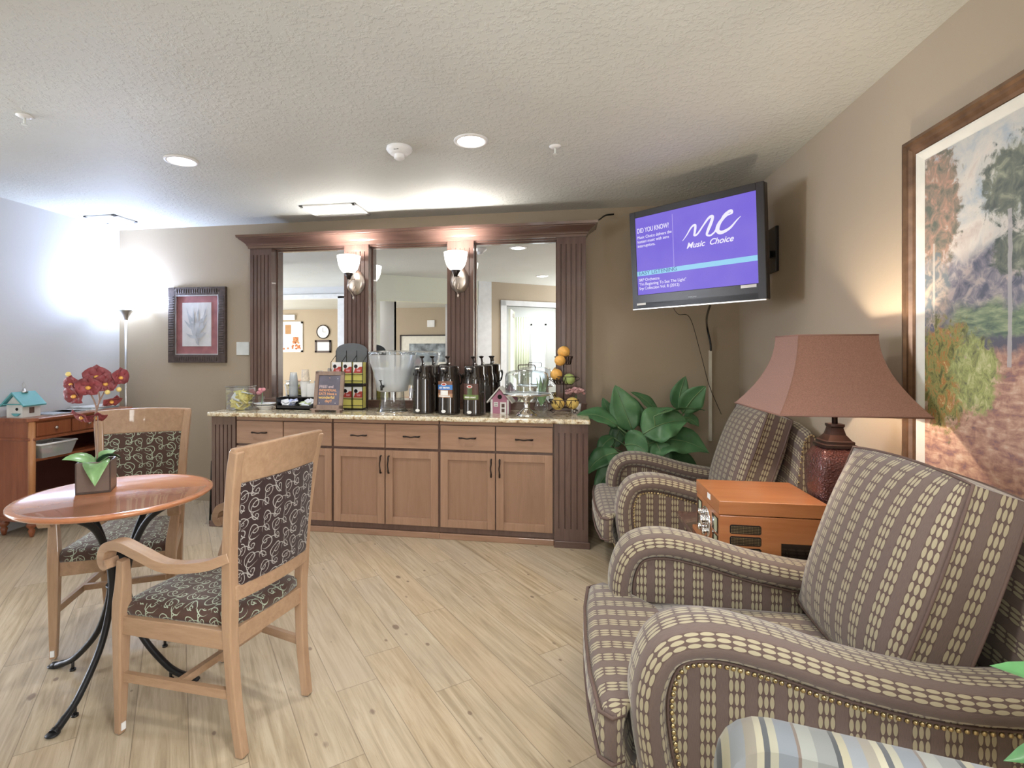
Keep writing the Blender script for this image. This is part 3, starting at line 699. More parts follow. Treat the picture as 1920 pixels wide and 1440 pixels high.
# tea rack
t = thing('tea_rack', 'black arched wire rack of tea boxes behind the chalkboard', 'rack', (-1.815, 4.12, CZ))
ar = [(-.142, .40), (-.142, .50)]+[(-.142*math.cos(a), .50+.065*math.sin(a)) for a in [PI*i/14 for i in range(1, 14)]]+[(.142, .50), (.142, .40)]
obj('header_board', MB().prism(ar, -.004, .004).xf(Matrix.Translation((0, .05, 0))), plain('slate_board', (.12, .13, .145), .6), t)
wr = MB()
for x in (-.142, -.047, .047, .142): wr.tube([(x, -.055, .01), (x, -.055, .40), (x, .045, .46)], .003, 6); wr.tube([(x, .045, .0), (x, .045, .50)], .003, 6)
for z in (.008, .215):
    for q in (.03, .085): wr.tube([(-.142, -.055, z+q), (.142, -.055, z+q)], .003, 6)
    wr.box((-.142, -.055, z), (.142, .045, z+.006))
wr.box((-.142, -.058, .198), (.142, -.052, .225))
obj('wire_frame', wr, 'black', t)
for r_ in range(2):
    for c_ in range(3):
        x = -.094+.094*c_; z = CZ+.0145+.207*r_
        b_ = thing('tea_box', '%s tea box in the %s row of the black rack' % (('left', 'middle', 'right')[c_], ('bottom', 'top')[r_]), 'box', (-1.815+x, 4.115, z), 0, 'tea boxes in the rack')
        obj('carton', B((-.040, -.040, 0), (.040, .038, .18)), 'tea', b_)
        obj('label', B((-.040, -.0415, .088), (.040, -.040, .18)), 'paper', b_, 'white label with red picture')
        obj('picture', MB().prism([(-.036, .090), (.040, .090), (.040, .142), (.018, .142), (-.0, .125), (-.02, .13)], -.043, -.0415), 'teared', b_)
        obj('cup', MB().prism([(-.01, .118), (.028, .118), (.022, .102), (-.004, .102)], -.0445, -.043), 'pink', b_)
        obj('emblem', MB().lathe([(.016, 0), (.016, .001)], 16).xf(Matrix.Translation((-.016, -.0425, .145)) @ R90), 'black', b_)
# beverage dispenser
t = thing('beverage_dispenser', 'large clear beverage dispenser with a black spigot on the counter', 'dispenser', (-1.385, 3.985, CZ))
pr = [(.115, .17), (.125, .175), (.135, .25), (.155, .33), (.178, .40), (.186, .45), (.188, .462)]
obj('reservoir', MB().lathe([(.001, .168)]+pr, 40, cap=False), 'glassb', t)
obj('lid', MB().lathe([(.190, .462), (.194, .47), (.185, .488), (.12, .498), (.001, .502)], 40, cap=False), 'glass', t)
bd_ = MB()
for i in range(28): bd_.sphere((.184*math.cos(2*PI*i/28), .184*math.sin(2*PI*i/28), .480), .010, 8)
obj('beaded_rim', bd_, 'glass', t)
obj('base', MB().lathe([(.095, .170), (.098, .10), (.112, .02), (.125, .004), (.125, 0), (.10, 0)], 36, cap=False), 'glass', t)
obj('base_ring', ring(.116, .127, 0, .008), 'chrome', t)
obj('ice_water', MB().lathe([(.001, .18), (.11, .18), (.125, .25), (.15, .34), (.158, .36), (.001, .362)], 32, cap=False), glass('ice_water', (.9, .93, .96), body=.55), t)
sp = MB().tube([(-.03, -.11, .215), (-.035, -.16, .215)], .012, 10).tube([(-.035, -.155, .225), (-.035, -.155, .185)], .010, 10).tube([(-.035, -.155, .225), (-.043, -.158, .262)], .005, 8).box((-.055, -.163, .258), (-.03, -.153, .264))
obj('spigot', sp, 'black', t)
# airpots
def airpot(X, Y, rz, lab, kind=None):
    t = thing('airpot', lab, 'coffee flask', (X, Y, CZ), rz, 'black airpots on the counter'); t.scale = (1.03, 1.03, 1.0)
    obj('body', MB().lathe([(.084, 0), (.086, .008), (.085, .02), (.083, .25), (.080, .30), (.074, .315), (.074, .365), (.070, .378), (.001, .380)], 40), 'gblack', t)
    obj('spout_collar', MB().lathe([(.03, .325), (.034, .34), (.03, .365)], 16, (-.012, -.062, 0)).tube([(-.012, -.075, .345), (-.012, -.105, .325), (-.012, -.11, .30)], .010, 10), 'black', t)
    obj('chrome_cap', MB().lathe([(.024, .350), (.026, .358), (.018, .364), (.001, .366)], 20, (-.012, -.076, 0)), 'chrome', t)
    obj('pump', MB().tube([(.0, -.03, .37), (.008, -.035, .40), (.004, -.04, .435)], .008, 10).lathe([(.009, .435), (.020, .447), (.020, .452), (.001, .456)], 16, (.003, -.04, 0)), 'gunm', t)
    obj('hinge', MB().sphere((.014, -.03, .395), .010, 8), 'chrome', t)
    hd = [(-.088, .0, .315)]+[(-.098*math.cos(a), -.02-.07*math.sin(a)*.0+.03, .30-.10*math.sin(a)) for a in [PI*i/12 for i in range(13)]]+[(.088, .0, .315)]
    hd = [(-.087, .0, .318), (-.096, .02, .29), (-.075, .062, .235), (0, .086, .215), (.075, .062, .235), (.096, .02, .29), (.087, .0, .318)]
    obj('carry_handle', MB().tube(bez(hd, 5), .006, 8), 'black', t)
    obj('badge', MB().lathe([(.012, 0), (.012, .002)], 16, sx=1.5).xf(Matrix.Translation((-.01, -.085, .028)) @ Matrix.Rotation(PI/2, 4, 'X')), 'paper', t)
    if kind:
        def band(z0, z1, a, mat, nm, r=.0865, lb=None):
            return obj(nm, MB().grid(lambda u, v: (r*math.sin(-a+2*a*u-.08), -r*math.cos(-a+2*a*u-.08), z0+(z1-z0)*v), 14, 2), mat, t, lb)
        if kind == 'water':
            l = band(.135, .26, .75, plain('brown_label', (.22, .10, .06), .4), 'label', lb='brown label with blue band and white cup')
            band(.195, .232, .76, plain('blue_band', (.05, .22, .62), .4), 'label_band', .0870)
            band(.135, .165, .76, plain('tan_band', (.50, .28, .16), .4), 'label_band', .0869)
            band(.152, .19, .36, 'paper', 'cup_picture', .0874); band(.140, .150, .55, 'paper', 'saucer_picture', .0874)
            s_, zz = 'HOT WATER', .204
        else:
            l = band(.12, .245, .75, plain('darkbrown_label', (.09, .04, .03), .4), 'label', lb='dark brown label with green band')
            band(.125, .160, .76, plain('green_band', (.14, .20, .05), .4), 'label_band', .0870)
            band(.160, .21, .22, plain('green_patch', (.09, .13, .05), .4), 'label_band', .0870)
            s_, zz = 'FRENCH ROAST', .136
        n_ = len(s_)
        for i, ch in enumerate(s_):
            a = (i-(n_-1)/2)*(.115 if n_ < 10 else .088)-.08
            if ch != ' ': text('lettering', ch, .017 if n_ < 10 else .014, 'paper', l, (.0878*math.sin(a), -.0878*math.cos(a), zz), (PI/2, 0, a), 'CENTER', bold=.0008)
        a0 = -.08; zz = .236 if kind == 'water' else .222
        lg = MB().lathe([(.011, 0), (.011, .0015)], 20, sx=2.0).xf(Matrix.Translation((.0868*math.sin(a0), -.0868*math.cos(a0), zz)) @ Matrix.Rotation(a0, 4, 'Z') @ Matrix.Rotation(PI/2, 4, 'X'))
        obj('oval_logo', lg, 'paper', l)
        lg = MB().lathe([(.007, 0), (.007, .0025)], 20, sx=2.2).xf(Matrix.Translation((.0868*math.sin(a0), -.0868*math.cos(a0), zz)) @ Matrix.Rotation(a0, 4, 'Z') @ Matrix.Rotation(PI/2, 4, 'X'))
        obj('oval_logo_centre', lg, 'teared', l)
airpot(-1.115, 3.965, -.2, 'plain black airpot next to the beverage dispenser')
airpot(-.902, 3.93, -.15, 'black airpot with a blue banded hot water label', 'water')
airpot(-.695, 3.90, -.15, 'black airpot with a green banded roast label', 'roast')
airpot(-.668, 4.17, -.3, 'black airpot half hidden behind the green labelled one')
airpot(-1.080, 4.165, -.3, 'black airpot behind the gap between the plain and the blue labelled one')
# pink birdhouse
t = thing('birdhouse', 'small mauve and white wooden birdhouse on the counter', 'birdhouse', (-.505, 4.06, CZ), -.10)
obj('body', MB().prism([(-.066, 0), (.066, 0), (.066, .115), (0, .195), (-.066, .115)], -.05, .05), 'mauve', t)
for s in (-1, 1):
    obj('roof', MB().prism([(0, .200), (s*.100, .082), (s*.106, .092), (0, .214)], -.065, .06), 'offw', t)
    obj('corner_board', B((s*.066-.008, -.054, 0), (s*.066+.008, -.05, .112)), 'paper', t)
obj('entrance_hole', MB().lathe([(.018, 0), (.018, .002)], 20).xf(Matrix.Translation((0, -.0505, .132)) @ Matrix.Rotation(PI/2, 4, 'X')), 'darkhole', t)
dw = obj('door', B((.004, -.056, 0), (.052, -.05, .09)), 'paper', t); obj('pane', B((.016, -.058, .05), (.040, -.056, .078)).box((.016, -.058, .012), (.040, -.056, .040)), 'darkwood', dw)
wn = obj('window', B((-.048, -.054, .055), (-.014, -.05, .090)), 'paper', t)
pn = MB()
for a in (-.040, -.026):
    for b in (.062, .077): pn.box((a, -.056, b), (a+.006, -.054, b+.006))
obj('pane', pn, 'darkhole', wn)
# cake stand
t = thing('cake_stand', 'silver pedestal cake stand with a clear glass dome', 'cake stand', (-.287, 3.86, CZ)); t.scale = (1.06, 1.06, 1)
obj('pedestal', MB().lathe([(.075, 0), (.077, .012), (.062, .030), (.028, .055), (.017, .075), (.024, .092), (.018, .105), (.030, .125), (.062, .148), (.07, .152)], 36), 'chrome', t)
obj('plate', MB().lathe([(.07, .152), (.150, .158), (.172, .168), (.170, .174), (.15, .166), (.001, .164)], 44, cap=False), 'chrome', t)
obj('glass_dome', MB().lathe([(.152, .170), (.153, .19), (.152, .30), (.147, .325), (.12, .342), (.04, .356), (.001, .358)], 44, cap=False), 'glass', t)
obj('dome_rim', MB().lathe([(.150, .168), (.156, .168), (.156, .180), (.150, .180)], 44, cap=False), 'glassb', t)
obj('dome_handle', MB().tube(bez([(-.06, 0, .352), (-.058, 0, .383), (-.03, 0, .388), (.03, 0, .388), (.058, 0, .383), (.06, 0, .352)], 4), .0035, 8), 'espresso', t)
# bud vase
t = thing('glass_vase', 'round clear glass vase with green stems behind the cake stand', 'vase', (-.19, 4.12, CZ))
obj('vase', MB().lathe([(.03, 0), (.035, .006), (.055, .03), (.062, .06), (.052, .095), (.030, .125), (.032, .14)], 28, cap=False), 'glass', t)
lf = MB()
def leafm(m, p0, p1, w, lift, nrm, n=8, wave=0.0, cols=4, cup=.25):
    p0 = Vector(p0); p1 = Vector(p1); nrm = Vector(nrm).normalized(); c = (p0+p1)/2+Vector(lift)
    def f(u, v):
        p = p0*(1-u)**2+c*2*u*(1-u)+p1*u*u; tg = ((c-p0)*(1-u)+(p1-c)*u).normalized()
        sd = tg.cross(nrm).normalized(); nn = sd.cross(tg).normalized()
        ww = w*(math.sin(PI*min(1, u**.75))**.8)*(1 if u < .5 else (1-(u-.5)*.3)); q = (v-.5)*2
        return p+sd*q*ww*.5+nn*(abs(q)**1.3*cup*ww*.5+wave*ww*math.sin(u*13+q*2)*abs(q))
    m.grid(f, n, cols); return m
for i in range(14):
    a = random.uniform(0, 6.28); leafm(lf, (0, 0, .05), (.05*math.cos(a), .03*math.sin(a), .13+.16*random.random()), .02, (0, 0, .02), (0, -1, .3), 5)
obj('foliage', lf, 'leaf2', t)
# fruit basket
t = thing('fruit_basket', 'three tier black wire fruit stand with scrolled feet', 'fruit basket', (-.012, 4.05, CZ))
wb = MB().tube([(0, 0, .06), (0, 0, .47)], .005, 8)
tiers = ((-.0, -.02, .055, .115), (-.0, -.01, .235, .095), (.0, -.0, .39, .07))
for cx, cy, z, r in tiers:
    for rr, zz in ((r*.72, z), (r, z+.06)):
        wb.tube([(cx+rr*math.cos(2*PI*i/28), cy+rr*.62*math.sin(2*PI*i/28), zz) for i in range(29)], .0028, 6)
    for i in range(16):
        a = 2*PI*i/16; wb.tube([(cx+r*.72*math.cos(a), cy+r*.45*math.sin(a), z), (cx+r*math.cos(a+.15), cy+r*.62*math.sin(a+.15), z+.06)], .0028, 5); wb.tube([(cx+r*.72*math.cos(a), cy+r*.45*math.sin(a), z), (cx+r*math.cos(a-.25), cy+r*.62*math.sin(a-.25), z+.06)], .0022, 5)
    wb.tube([(cx-r*.72, cy, z), (cx+r*.72, cy, z)], .0025, 6)
obj('wire_stand', wb, 'espresso', t)
for s in (-1, 1):
    sc = [(s*(.085+.022*math.cos(a)*(1-a/9)), -.03, .027+.022*math.sin(a)*(1-a/9)) for a in [i*.5 for i in range(14)]]
    obj('scroll_foot', MB().tube([(s*.05, -.03, .058)]+sc, .0035, 6), 'espresso', t)
    k = [(s*(.10+.02*math.cos(a)*(1-a/9)), -.01, .275+.02*math.sin(a)*(1-a/9)) for a in [i*.5 for i in range(12)]]
    obj('scroll', MB().tube([(s*.06, -.01, .24)]+k, .0028, 6), 'espresso', t)
fr_ = (('orange', 'orange', 1057, 660, .049, 'orange on top of the fruit stand'), ('orange', 'orange', 1050, 676, .043, 'small orange in the front of the top basket'),
       ('orange', 'orange', 1043, 702, .047, 'orange in the left of the middle basket'), ('lime', 'lime', 1067, 711, .046, 'green fruit in the middle basket'),
       ('grapefruit', 'lemon', 1046, 757, .052, 'yellow fruit in the left of the bottom basket'), ('grapefruit', 'lemon', 1073, 756, .050, 'yellow fruit in the right of the bottom basket'))
for nm, mt, px, py, r, lab in fr_:
    Y = 4.03 if py > 665 else 4.055
    if nm == 'orange' and py == 676: Y = 4.01
    p = at(px, py, Y); t = thing(nm, lab, 'fruit', p)
    obj('peel', MB().sphere((0, 0, 0), r, 24, (1, 1, .94)), mt, t); obj('stem_scar', MB().lathe([(.006, 0), (.004, .004)], 8, (0, 0, r*.93)), 'stem', t)
t = thing('flower_vase', 'white pot of pink carnations behind the fruit stand', 'flowers', (.085, 4.16, CZ))
obj('pot', MB().lathe([(.032, 0), (.042, .075), (.038, .075), (.03, .01)], 20), 'white', t)
obj('stems', MB().tube([(0, 0, .03), (.0, .02, .14)], .006, 6), 'stem', t)
fl = MB(); 
for i in range(60):
    a = random.uniform(0, 6.28); rr = random.uniform(0, .075); fl.sphere((rr*math.cos(a)-.005, .02+rr*.6*math.sin(a), .155+.03*math.cos(rr*18)+random.uniform(-.014, .014)), random.uniform(.010, .018), 6, (1, 1, .7))
obj('blossom', fl, plain('carnation_pink', (.78, .42, .42), .7, var=.45, scale=70), t)

# ================================================================== WALL THINGS
t = thing('botanical_print', 'carved dark framed botanical print with red mat left of the mirrors', 'picture', (-3.483, 4.42, 1.685))
hw, hh = .305, .362
f = MB()
def frame_ring(m, hw, hh, w, y0, y1):
    for a, b in (((-hw, -hh), (-hw+w, hh)), ((hw-w, -hh), (hw, hh)), ((-hw+w, -hh), (hw-w, -hh+w)), ((-hw+w, hh-w), (hw-w, hh))): m.box((a[0], y0, a[1]), (b[0], y1, b[1]))
    return m
cv_ = frame_ring(MB(), hw, hh, .075, -.035, 0)
for i in range(24):
    z = -.27+.54*i/23
    for s in (-1, 1): cv_.box((s*.268-.024, -.040, z-.006), (s*.268+.024, -.034, z+.006))
for i in range(18):
    x = -.21+.42*i/17
    for s in (-1, 1): cv_.box((x-.006, -.039, s*.325-.018), (x+.006, -.034, s*.325+.018))
obj('frame', cv_, plain('carved_brown_frame', (.095, .070, .060), .4, .3, var=.3, scale=30), t, bevel=.003)
obj('inner_lip', frame_ring(MB(), .232, .288, .012, -.030, -.012), 'steel', t)
obj('mat_board', B((-.225, -.012, -.28), (.225, -.008, .28)), plain('red_mat', (.34, .14, .14), .8, var=.2), t)
obj('print', B((-.165, -.016, -.205), (.145, -.012, .215)), plain('cream_print', (.66, .64, .62), .8), t)
sp = MB()
for q_, (bx, bz, tx, tz) in enumerate(((0, -.17, -.11, .17), (0, -.17, -.04, .18), (0, -.1, .02, .17), (0, -.15, .11, .18), (-.02, -.05, -.13, .05), (0, -.08, .12, .04), (0, -.12, -.11, -.08), (0, -.12, .11, -.07), (0, -.14, .03, -.19), (.02, .02, .12, .1), (-.03, .03, -.09, .12))):
    yq = -.0175-q_*.0006
    leafm(sp, (bx-.01, yq, bz), (tx-.01, yq, tz), .028, (.0, 0, -.02), (0, -1, 0), 6, cup=0)
    leafm(sp, (bx-.01, yq-.0003, bz), ((tx+bx)/2+.02, yq-.0003, (tz+bz)/2+.03), .02, (.0, 0, -.01), (0, -1, 0), 6, cup=0)
obj('drawing', sp, plain('grey_ink', (.46, .47, .48), .8, var=.25), t)
tag(obj('wall_plate', B((-3.077, 4.408, 1.395), (-2.945, 4.42, 1.52)), 'plate', bevel=.003), 'blank white square wall plate between the print and mirror surround', 'wall plate')
cb = tag(obj('power_cable', MB().tube(bez([(-2.88, 4.41, 2.36), (-2.90, 4.41, 2.18), (-2.93, 4.41, 1.98), (-2.90, 4.41, 1.78), (-2.872, 4.41, 1.62)], 6), .004, 6), 'gunm'), 'thin dark cable bowing out beside the left pilaster', 'cable')
cb = tag(obj('black_cable', MB().tube(bez([(.245, 4.22, 2.478), (.28, 4.30, 2.51), (.33, 4.38, 2.56), (.40, 4.41, 2.575)], 6), .007, 6), 'black'), 'short black cable rising from the crown toward the ceiling', 'cable')
# TV
tvL = Vector((.470, 3.80, 0)); tvR = Vector((1.150, 3.21, 0)); dv_ = (tvR-tvL); W_ = dv_.length; dv_.normalize(); nv = Vector((dv_.y, -dv_.x, 0))
tc = (tvL+tvR)/2; tc.z = 2.065
rz = math.atan2(dv_.y, dv_.x)
M['tvbez'] = plain('television_bezel', (.022, .018, .018), .28)
t = thing('television', 'wall mounted flat screen television showing a purple music channel', 'television', tc, rz)
t.rotation_euler = (math.radians(4), 0, rz)
H_ = .685; hw = W_/2; hh = H_/2
obj('housing', B((-hw, 0, -hh), (hw, .05, hh)), 'tvbez', t, bevel=.008, seg=3)
obj('bezel', frame_ring(MB(), hw, hh, .045, -.008, 0).box((-hw+.04, -.008, -hh), (hw-.04, 0, -hh+.10)), 'tvbez', t, bevel=.003)
obj('lower_trim', B((-hw, -.012, -hh-.006), (hw, .02, -hh+.006)), 'steel', t, 'silver strip along the bottom edge', bevel=.003)
sw, sz0, sz1 = hw-.045, -hh+.10, hh-.045
g = G('tv_purple', .35, spec=.15); uvx, uvy, _ = g.sep(g.coord('UV'))
c = g.mix(g.noise(g.coord(), 3.5, 2), (.13, .085, .62), (.25, .185, .66))
g.set(Base_Color=(.01, .01, .02), Emission_Color=c, Emission_Strength=1.0); M['tvp'] = g.m
scn = obj('screen', B((-sw, -.006, sz0), (sw, 0, sz1)), 'tvp', t)
K_ = (.01, .01, .02); M['tvw'] = emis('tv_white', (.88, .84, 1), .9, K_); M['tvb'] = emis('tv_band', (.30, .66, .90), .85, K_); M['tvt'] = emis('tv_band_text', (.06, .16, .45), .6, K_); M['tvl'] = emis('tv_line', (.40, .32, .82), .9, K_)
SW = 2*sw; SH = sz1-sz0
def sp_(u, v, y=-.0068): return (-sw+u*SW, y, sz0+v*SH)
obj('band', B((-sw, -.0065, sz0+.245*SH), (sw, -.006, sz0+.305*SH)), 'tvb', scn)
obj('divider_line', B(sp_(.345, .305, -.0066), sp_(.350, .95, -.006)), 'tvl', scn)
for s, u, v, k, mt, b, sx_ in (('DID YOU KNOW?', .015, .80, .047, 'tvw', .0002, .64), ('Music Choice delivers the', .015, .725, .029, 'tvw', .0, .86), ('hottest music with zero', .015, .67, .029, 'tvw', .0, .86), ('interruptions.', .015, .615, .029, 'tvw', .0, .86),
                 ('EASY LISTENING', .015, .257, .036, 'tvt', 0.0, 1.1), ('SRP Orchestra', .015, .175, .028, 'tvw', .0, .95), ('"I\'m Beginning To See The Light"', .015, .12, .028, 'tvw', .0, .95), ('Srp Collection Vol. 8 (2012)', .015, .065, .028, 'tvw', .0, .95)):
    text('screen_lettering', s, k, mt, scn, sp_(u, v), (PI/2, 0, 0), bold=b, sx=sx_)
text('screen_lettering', 'Music  Choice', .052, 'tvw', scn, sp_(.46, .50), (PI/2, 0, 0), shear=.35, bold=.0008)
def ribbon(pts, ws):
    P = bez([(p[0], 0, p[1]) for p in pts], 6); n = len(P); m = MB(); rings = []
    for i, p in enumerate(P):
        tg = (P[min(n-1, i+1)]-P[max(0, i-1)]).normalized(); sd = Vector((-tg.z, 0, tg.x)); f = i/(n-1)*(len(ws)-1); a = int(min(f, len(ws)-2)); w_ = ws[a]+(ws[a+1]-ws[a])*(f-a)
        rings.append([p+sd*w_, p-sd*w_])
    for i in range(n-1): m.add([rings[i][0], rings[i][1], rings[i+1][1], rings[i+1][0]], [(0, 1, 2, 3)])
    return m
def LP(*a): return [sp_(.43+.46*u, .60+.34*v)[::2] for u, v in a]
m = ribbon(LP((0, .0), (.08, .18), (.17, .42), (.24, .47), (.23, .25), (.22, .12), (.28, .16), (.38, .40), (.48, .62), (.545, .64), (.52, .45), (.46, .20), (.44, .06), (.50, .02), (.57, .10)), [.0015, .005, .008, .006, .005, .009, .010, .006, .005])
join(m, ribbon(LP((.57, .10), (.66, .38), (.74, .60), (.84, .70), (.86, .62), (.76, .56), (.66, .38), (.62, .16), (.68, .05), (.82, .14), (.94, .36), (1.0, .46)), [.005, .005, .008, .010, .004, .009, .013, .012, .008, .004, .0015]))
o = obj('logo', m, 'tvw', scn, solid=.0006); o.location = (0, -.0072, 0)
obj('sticker', B((-hw+.035, -.0095, -hh+.028), (-hw+.105, -.008, -hh+.042)).box((sw-.10, -.0095, sz0-.022), (sw-.01, -.008, sz0-.004)), 'paper', t)
M['tvgrey'] = plain('silver_print', (.55, .6, .65), .4)
text('maker_lettering', 'INSIGNIA', .014, 'tvgrey', t, (-.03, -.0086, -hh+.05), (PI/2, 0, 0))
t2 = thing('tv_bracket', 'black articulated wall bracket behind the television', 'bracket', (RX, 3.77, 2.10))
obj('wall_plate', B((-.02, -.13, -.15), (0, .13, .15)), 'black', t2, bevel=.004)
obj('arm', MB().tube([(-.02, -.02, -.02), (-.20, .02, -.02), (-.40, -.10, -.02)], .022, 8, square=True), 'black', t2)
obj('hinge', MB().tube([(-.20, .02, -.08), (-.20, .02, .04)], .022, 12), 'black', t2)
tag(obj('tv_cable', MB().tube(bez([(.98, 3.70, 1.76), (1.03, 4.0, 1.68), (1.125, 4.36, 1.62), (1.155, 4.385, 1.50), (1.16, 4.385, 1.43)], 8), .008, 8), 'black'), 'black cable hanging from the television into the ivory conduit', 'cable')
tag(obj('conduit', B((1.15, 4.398, .70), (1.172, 4.42, 1.435)), 'conduit', bevel=.002), 'vertical ivory cable conduit on the tan wall below the television', 'conduit')
tag(obj('thin_wire', MB().tube(bez([(.75, 3.85, 1.76), (.88, 4.25, 1.72), (1.00, 4.39, 1.70), (1.08, 4.39, 1.42), (1.15, 4.395, 1.15), (1.24, 4.39, .92)], 8), .0025, 6), 'gunm'), 'thin brown wire running down the wall behind the conduit', 'wire')
# ================================================================== PAINTING
t = thing('landscape_painting', 'large gilt framed landscape painting of trees and a path on the right wall', 'painting', (RX, 1.63, 1.5275))
# local: x -> along wall toward the camera (world -Y), y -> out of the wall is -x world
t.rotation_euler = (0, 0, -PI/2)
hw, hh = .715, .7275
prof = [(0, .0), (.0, .030), (.014, .034), (.022, .026), (.034, .026), (.045, .018), (.058, .016), (.064, 0)]
def mitre(hw, hh, prof):
    m = MB(); R = []
    for ins, d in prof: R.append([(-hw+ins, -d, -hh+ins), (hw-ins, -d, -hh+ins), (hw-ins, -d, hh-ins), (-hw+ins, -d, hh-ins)])
    return m.loft(R, True, False, False)
obj('frame', mitre(hw, hh, prof), 'gold', t)
obj('liner', mitre(hw-.062, hh-.062, [(0, 0), (0, .016), (.008, .016), (.038, .006), (.040, 0)]), 'liner', t, 'cream linen liner inside the gilt frame')
g = G('oil_painting', .45, spec=.35); co = g.coord(); x, _, z = g.sep(co)
s = g.m_('ADD', x, hw-.10)      # metres from the left edge of the canvas
zz = g.m_('ADD', z, 1.5275)
cmb = g.comb(s, 0.0, zz)
n1 = g.noise(cmb, 7, 5, .6, .5); n2 = g.noise(cmb, 22, 4, .6, .6); n3 = g.noise(g.mapp(cmb, (2.0, 1, 7)), 7, 4, .6, .4); nl = g.noise(g.mapp(cmb, (1.3, 1, .8)), 26, 4, .75, .8)
sky = g.ramp(n1, [(.35, (.30, .38, .46)), (.5, (.52, .52, .49)), (.62, (.62, .58, .52)), (.75, (.48, .40, .36))])
hill = g.ramp(n2, [(.35, (.12, .13, .17)), (.5, (.25, .24, .27)), (.62, (.46, .40, .37))])
wob = g.m_('MULTIPLY', g.m_('SUBTRACT', n1, .5), .22)
zw = g.m_('ADD', zz, wob)
c = g.mix(g.mr(zw, 1.72, 1.80), hill, sky)
mead = g.ramp(n3, [(.35, (.10, .14, .12)), (.5, (.20, .26, .17)), (.65, (.36, .40, .25))])
c = g.mix(g.m_('MULTIPLY', g.mr(zw, 1.55, 1.59, 1, 0), g.mr(s, .10, .16)), c, mead)
c = g.mix(g.m_('MULTIPLY', g.mr(zw, 1.56, 1.60, 1, 0), g.mr(s, .16, .10)), c, (.13, .14, .18))
c = g.mix(g.mr(zw, 1.45, 1.48, 1, 0), c, (.12, .12, .15))
gnd = g.ramp(g.m_('ADD', g.m_('MULTIPLY', n3, .5), g.m_('MULTIPLY', n2, .5)), [(.34, (.17, .11, .15)), (.45, (.36, .20, .16)), (.54, (.52, .33, .24)), (.66, (.66, .52, .42))])
c = g.mix(g.mr(g.m_('SUBTRACT', zw, g.m_('MULTIPLY', s, .0)), 1.38, 1.42, 1, 0), c, gnd)
def blob(cx, cz, rx, rz, amp=.9):
    d = g.m_('ADD', g.m_('POWER', g.m_('DIVIDE', g.m_('SUBTRACT', s, cx), rx), 2.0), g.m_('POWER', g.m_('DIVIDE', g.m_('SUBTRACT', zz, cz), rz), 2.0))
    return g.mr(g.m_('ADD', d, g.m_('ADD', g.m_('MULTIPLY', g.m_('SUBTRACT', nl, .5), amp*2.2), g.m_('MULTIPLY', g.m_('SUBTRACT', n2, .5), 3.2))), .75, 1.25, 1, 0)
fol1 = g.ramp(n2, [(.35, (.13, .15, .12)), (.48, (.27, .22, .17)), (.58, (.44, .27, .20)), (.7, (.50, .44, .34))])
c = g.mix(blob(.07, 1.95, .11, .24), c, fol1)
c = g.mix(blob(.05, 1.62, .08, .14), c, g.ramp(n2, [(.4, (.17, .20, .22)), (.6, (.52, .42, .34))]))
fol2 = g.ramp(n2, [(.35, (.09, .11, .105)), (.52, (.17, .19, .155)), (.68, (.33, .35, .26))])
c = g.mix(blob(.42, 1.95, .15, .13), c, fol2); c = g.mix(blob(.40, 1.72, .08, .07), c, fol2)
c = g.mix(blob(.85, 1.85, .25, .3), c, fol2)
tr = g.m_('MULTIPLY', g.m_('LESS_THAN', g.m_('ABSOLUTE', g.m_('SUBTRACT', s, g.m_('ADD', .385, g.m_('MULTIPLY', g.m_('SUBTRACT', n1, .5), .02)))), .008), g.m_('MULTIPLY', g.m_('GREATER_THAN', zz, 1.36), g.m_('LESS_THAN', zz, 1.86)))
c = g.mix(g.m_('MULTIPLY', tr, .8), c, (.44, .42, .42))
tr = g.m_('MULTIPLY', g.m_('LESS_THAN', g.m_('ABSOLUTE', g.m_('SUBTRACT', s, .05)), .006), g.m_('MULTIPLY', g.m_('GREATER_THAN', zz, 1.55), g.m_('LESS_THAN', zz, 1.82)))
c = g.mix(g.m_('MULTIPLY', tr, .7), c, (.56, .52, .46))
fb = g.ramp(nl, [(.30, (.05, .05, .04)), (.42, (.17, .17, .06)), (.50, (.30, .29, .11)), (.58, (.40, .16, .05)), (.70, (.60, .56, .28))])
c = g.mix(blob(.10, 1.33, .15, .20), c, fb); c = g.mix(blob(.24, 1.33, .10, .13), c, g.ramp(nl, [(.30, (.10, .10, .08)), (.5, (.34, .37, .14)), (.7, (.62, .60, .36))]))
g.set(Base_Color=c); g.bump(nl, .3, .004)
obj('canvas', B((-hw+.10, -.008, -hh+.10), (hw-.10, -.002, hh-.10)), g.m, t)

